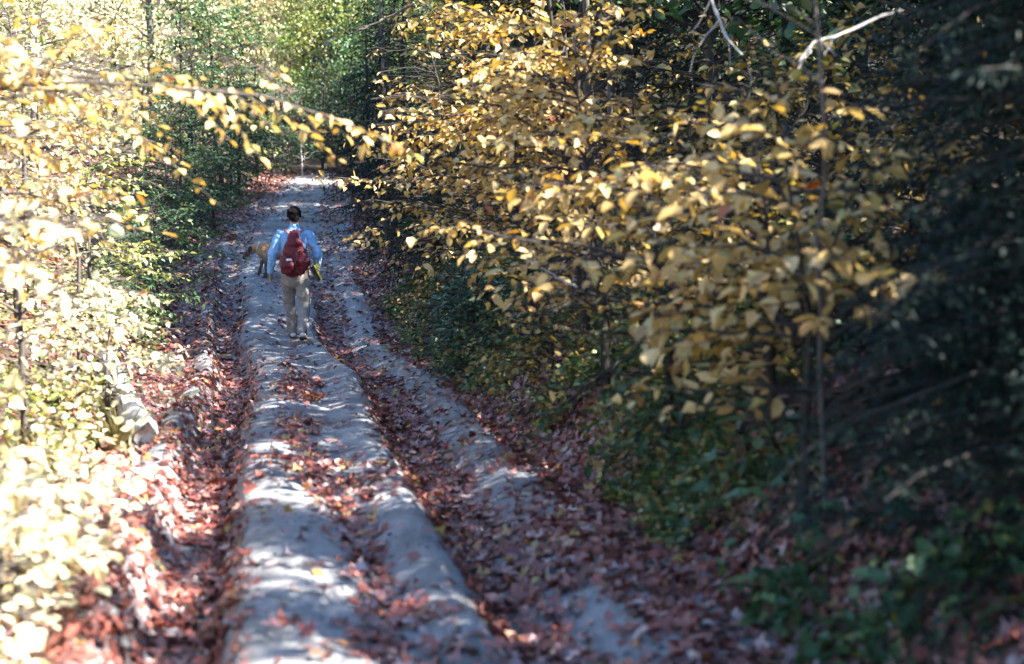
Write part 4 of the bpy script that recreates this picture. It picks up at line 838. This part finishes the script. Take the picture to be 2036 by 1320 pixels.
DY = 23.4; DX = (527 - 1018) / FPX * DY
dog = fuse('dog', dg_parts, M['dog'], None, 0.008, 3, 0.02, 1, 25)
dog.location = (DX, DY, float(ground(DX, DY)) - 0.01); dog.rotation_euler = (0, R(-2), R(-14))
tag(dog, 'tan dog with lowered dark muzzle standing just left of the walker', 'dog')
for s in (-1, 1):
    e = loft([(-0.20, 0.055 * s, 0.515), (-0.215, 0.078 * s, 0.48), (-0.225, 0.08 * s, 0.425)], [(0.03, 0.012), (0.036, 0.011), (0.018, 0.008)], 10, yref=YR); link('ear', raw_mesh('ear', *e[:2], M['dog_dark'], smooth_sh=True), dog)
    link('eye', raw_mesh('eye', *ball((-0.275, 0.036 * s, 0.445), 0.010)[:2], M['dog_dark'], smooth_sh=True), dog)
link('nose', raw_mesh('nose', *ball((-0.378, 0, 0.342), (0.015, 0.017, 0.013))[:2], M['dog_dark'], smooth_sh=True), dog)
a = np.linspace(0, 2 * math.pi, 20); ct = np.stack([-0.085 + 0.02 * np.cos(a), 0.068 * np.sin(a), 0.505 + 0.082 * np.cos(a)], -1)
link('collar', raw_mesh('collar', *tubes(ct[None], np.full((1, 20), 0.013), 6)[:2], M['collar'], smooth_sh=True), dog)

# ------------------------------------------------------------------ fallen leaves
def cover(u, y):
    u = u + 0.22 * (vnoise(y * 0.45 + 3.3, y * 0 + 2.2, 1) - 0.5)
    c = np.exp(-np.abs((u + 0.72) / 0.235) ** 4) * 1.0 + np.exp(-np.abs((u - 0.77) / 0.22) ** 4) * 1.0
    ym = [0, 4.9, 5.2, 5.8, 6.6, 7.4, 8.0, 8.6, 9.2, 9.6, 10.2, 11.5, 12.6, 13.6, 14.6, 17, 20, 24, 60]
    cm = np.interp(y, ym, [0.1, 0.12, 0.16, 0.16, 0.14, 0.14, 0.10, 0.05, 0.0, -0.05, -0.08, -0.08, -0.06, -0.05, -0.08, 0.0, 0.1, 0.1, 0])
    wm = np.interp(y, ym, [0.2, 0.22, 0.20, 0.16, 0.11, 0.12, 0.2, 0.34, 0.30, 0.18, 0.15, 0.18, 0.22, 0.24, 0.16, 0.12, 0.2, 0.3, 0.3])
    am = np.interp(y, ym, [0.8, 0.8, 0.9, 0.9, 0.8, 0.8, 0.8, 0.95, 0.7, 0.5, 0.9, 0.9, 0.8, 0.9, 0.6, 0.5, 0.3, 0.2, 0.1])
    nz_ = vnoise(u * 5 + 3, y * 4, 5)
    mid = am * smooth(0.25, 0.55, nz_ + 0.25 * np.exp(-((u - cm) / (wm * 0.5)) ** 2)) * np.exp(-np.abs((u - cm) / wm) ** 4)
    mid = mid * (1 - smooth(9.0, 9.6, y) * (1 - smooth(0.36, 0.5, vnoise(y * 1.25 + 0.6, y * 0 + 1.5, 2))))
    out = smooth(1.28, 1.45, u) * (1 - 0.5 * smooth(1.9, 2.6, u)) + smooth(1.1, 1.25, -u)
    shl = smooth(0.9, 1.0, u) * (1 - smooth(1.3, 1.45, u)) * smooth(0.2, 0.5, vnoise(u * 3 + 8, y * 1.8, 1)) * (1 - 0.85 * smooth(7.5, 10.0, y)) * 0.9
    shl = shl + smooth(0.85, 0.95, -u) * (1 - smooth(1.1, 1.2, -u)) * smooth(0.4, 0.6, vnoise(u * 3 + 3, y * 1.2, 0)) * 0.8
    patch = 0.55 + 0.9 * (vnoise(u * 2.2, y * 2.0, 4) - 0.25)
    base = 0.025
    return np.clip((0.95 * c * (1 - 0.75 * smooth(20, 27, y)) + mid) + out * patch + shl + base + 0.05 * smooth(0.9, 1.0, np.abs(u)), 0, 1)
def litter(name, label, n, u0, u1, y0, y1, seed, tmpls, size):
    r = np.random.default_rng(seed)
    y = y0 + (y1 - y0) * r.random(n); u = r.uniform(u0, u1, n)
    ok = r.random(n) < cover(u, y); y, u = y[ok], u[ok]; x = xc(y) + u
    px, py = project(np.stack([x, y, ground(x, y)], -1)); vis = (px > -120) & (px < 2160) & (py < 1460)
    x, y, u = x[vis], y[vis], u[vis]; n = len(x)
    nz = gnormal(x, y); z = ground(x, y) + 0.006 + 0.03 * r.random(n) ** 2
    P = np.stack([x, y, z], -1); nr = unit(nz + r.normal(0, 0.33, (n, 3))); a = r.uniform(0, 6.28, n)
    ax = unit(np.stack([np.cos(a), np.sin(a), r.normal(0, 0.15, n)], -1)); ax = unit(ax - nr * (ax * nr).sum(-1, keepdims=True))
    sz = size * r.uniform(0.55, 1.25, n); P = P - ax * (sz * 0.4)[:, None]
    hue = np.clip(0.50 + 0.35 * (vnoise(x * 1.1, y * 1.1, 3) - 0.5) + r.normal(0, 0.26, n), 0, 1)
    pick = r.integers(0, len(tmpls), n); parts = []
    for q, t in enumerate(tmpls):
        s = pick == q
        if s.any(): parts.append(scatter(t, P[s], ax[s], nr[s], sz[s], hue[s]))
    V, F, rr = join(parts); o = link(name, raw_mesh(name, V, F, M['litter'], rr)); tag(o, label, 'leaf litter', kind='stuff')
litter('leaf_litter', 'red brown fallen leaves filling ruts of the near track', 26000, -1.7, 2.3, 3.6, 14, 1, MAPLES + [FALLEN], 0.078)
litter('far_leaf_litter', 'red brown fallen leaves along the far track', 40000, -1.7, 2.3, 14, 48, 2, [FALLEN, FALLEN], 0.085)
litter('bank_leaf_litter', 'brown fallen leaves on the wooded banks', 60000, -7, 8, 3.6, 40, 3, [FALLEN], 0.09)

# separate leaves lying alone on the bare sand
r = np.random.default_rng(77); FM = []
for q in range(8):
    T, F = (MAPLES[q % 5] if q < 6 else FALLEN); FM.append(raw_mesh('fallen_leaf', T, F, M['litter'], np.full(len(T), [0.2, 0.5, 0.85, 0.4, 0.93, 0.3, 0.6, 0.75][q])))
cnt = 0
while cnt < 140:
    y = 4.9 + 9 * r.random() ** 1.5; u = r.uniform(-0.55, 0.58) if r.random() < 0.75 else r.uniform(0.95, 1.4)
    if cover(np.array([u]), np.array([y]))[0] > 0.35: continue
    x = float(xc(y)) + u; nz = gnormal(np.array([x]), np.array([y])); nr = unit(nz + r.normal(0, 0.2, (1, 3))); a = r.uniform(0, 6.28)
    ax = np.array([[math.cos(a), math.sin(a), 0.0]]); ax = unit(ax - nr * (ax * nr).sum())
    X, Y, Z = frames(ax, nr); s = r.uniform(0.05, 0.09); P = np.array([x, y, float(ground(x, y)) + 0.012]) - Y[0] * s * 0.4
    o = link('fallen_leaf', FM[int(r.integers(0, 8))]); o.matrix_local = basis_matrix(X[0], Y[0], Z[0], s, P)
    tag(o, 'single curled fallen leaf lying on bare sand of the near track', 'leaf', 'single leaves on the bare sand'); cnt += 1

# broken twigs lying on the sand and among the leaves
r = np.random.default_rng(90); n = 420
y = 4.2 + 14 * r.random(n) ** 1.4; u = r.uniform(-1.5, 2.2, n); x = xc(y) + u; a = r.uniform(0, 3.14, n); ln = r.uniform(0.04, 0.22, n)
P = np.stack([np.stack([x + np.cos(a) * ln * q, y + np.sin(a) * ln * q, 0 * x], -1) for q in (-0.5, -0.1, 0.25, 0.5)], 1); P[:, 1:3, :2] += r.normal(0, 0.008, (n, 2, 2))
P[..., 2] = ground(P[..., 0], P[..., 1]) + 0.008 + 0.015 * r.random((n, 1))
V, F, _ = tubes(P, r.uniform(0.0015, 0.004, (n, 1)) * np.array([[1, 0.9, 0.8, 0.5]]), 4)
o = link('broken_twigs', raw_mesh('broken_twigs', V, F, M['bark'], smooth_sh=True)); tag(o, 'small broken twigs strewn over the sandy track', 'twigs', kind='stuff')
# pebbles and crumbs of soil on the sand
n = 2600; y = 4.2 + 13 * r.random(n) ** 1.3; u = r.normal(0, 0.7, n); x = xc(y) + u; s_ = r.uniform(0.003, 0.011, n) * (1 + 1.2 * (r.random(n) < 0.05))
T = np.array([[1, 0, 0], [-0.9, 0.1, 0], [0, 0.9, 0.1], [0.1, -1, 0], [0, 0, 0.7], [0, 0, -0.6]], float); FT = [np.array([[0, 2, 4], [2, 1, 4], [1, 3, 4], [3, 0, 4], [2, 0, 5], [1, 2, 5], [3, 1, 5], [0, 3, 5]])]
a = r.uniform(0, 6.28, n); V, F, rr = scatter((T, FT), np.stack([x, y, ground(x, y) + s_ * 0.3], -1), np.stack([np.cos(a), np.sin(a), r.normal(0, 0.2, n)], -1), unit(np.array([0, 0, 1.0]) + r.normal(0, 0.3, (n, 3))), s_, r.random(n))
o = link('soil_crumbs', raw_mesh('soil_crumbs', V, F, M['sand'], smooth_sh=False)); tag(o, 'tiny pebbles and soil crumbs on the sandy track', 'pebbles', kind='stuff')

# ------------------------------------------------------------------ labels of alike things that differ only by their place
ORD = ['leftmost', 'second', 'third', 'fourth', 'fifth', 'sixth', 'seventh', 'eighth', 'ninth', 'tenth', 'eleventh', 'twelfth', 'thirteenth', 'fourteenth', 'fifteenth', 'sixteenth', 'seventeenth', 'eighteenth', 'nineteenth', 'twentieth', 'twenty first', 'twenty second', 'twenty third', 'twenty fourth', 'twenty fifth', 'twenty sixth', 'twenty seventh', 'twenty eighth', 'twenty ninth', 'thirtieth', 'thirty first', 'thirty second', 'thirty third', 'thirty fourth']
bpy.context.view_layer.update()
for g in ('grass tufts on the left bank', 'understory trees of the right thicket', 'yellow saplings behind the left shrubs', 'hemlocks behind the gold saplings', 'shrubs closing the end of the track', 'trees on the crest', 'distant trees up the track', 'shrubs left of the far bend', 'trees on the hillside to the right'):
    L = [o for o in COL.objects if o.get('group') == g]
    L.sort(key=lambda o: float(project(np.array(o.matrix_world.translation))[0]))
    for i, o in enumerate(L[:34]):
        o['label'] = o['label'] + (', leftmost of its kind' if i == 0 else ', rightmost of its kind' if i == len(L) - 1 else ', ' + ORD[i] + ' from left')
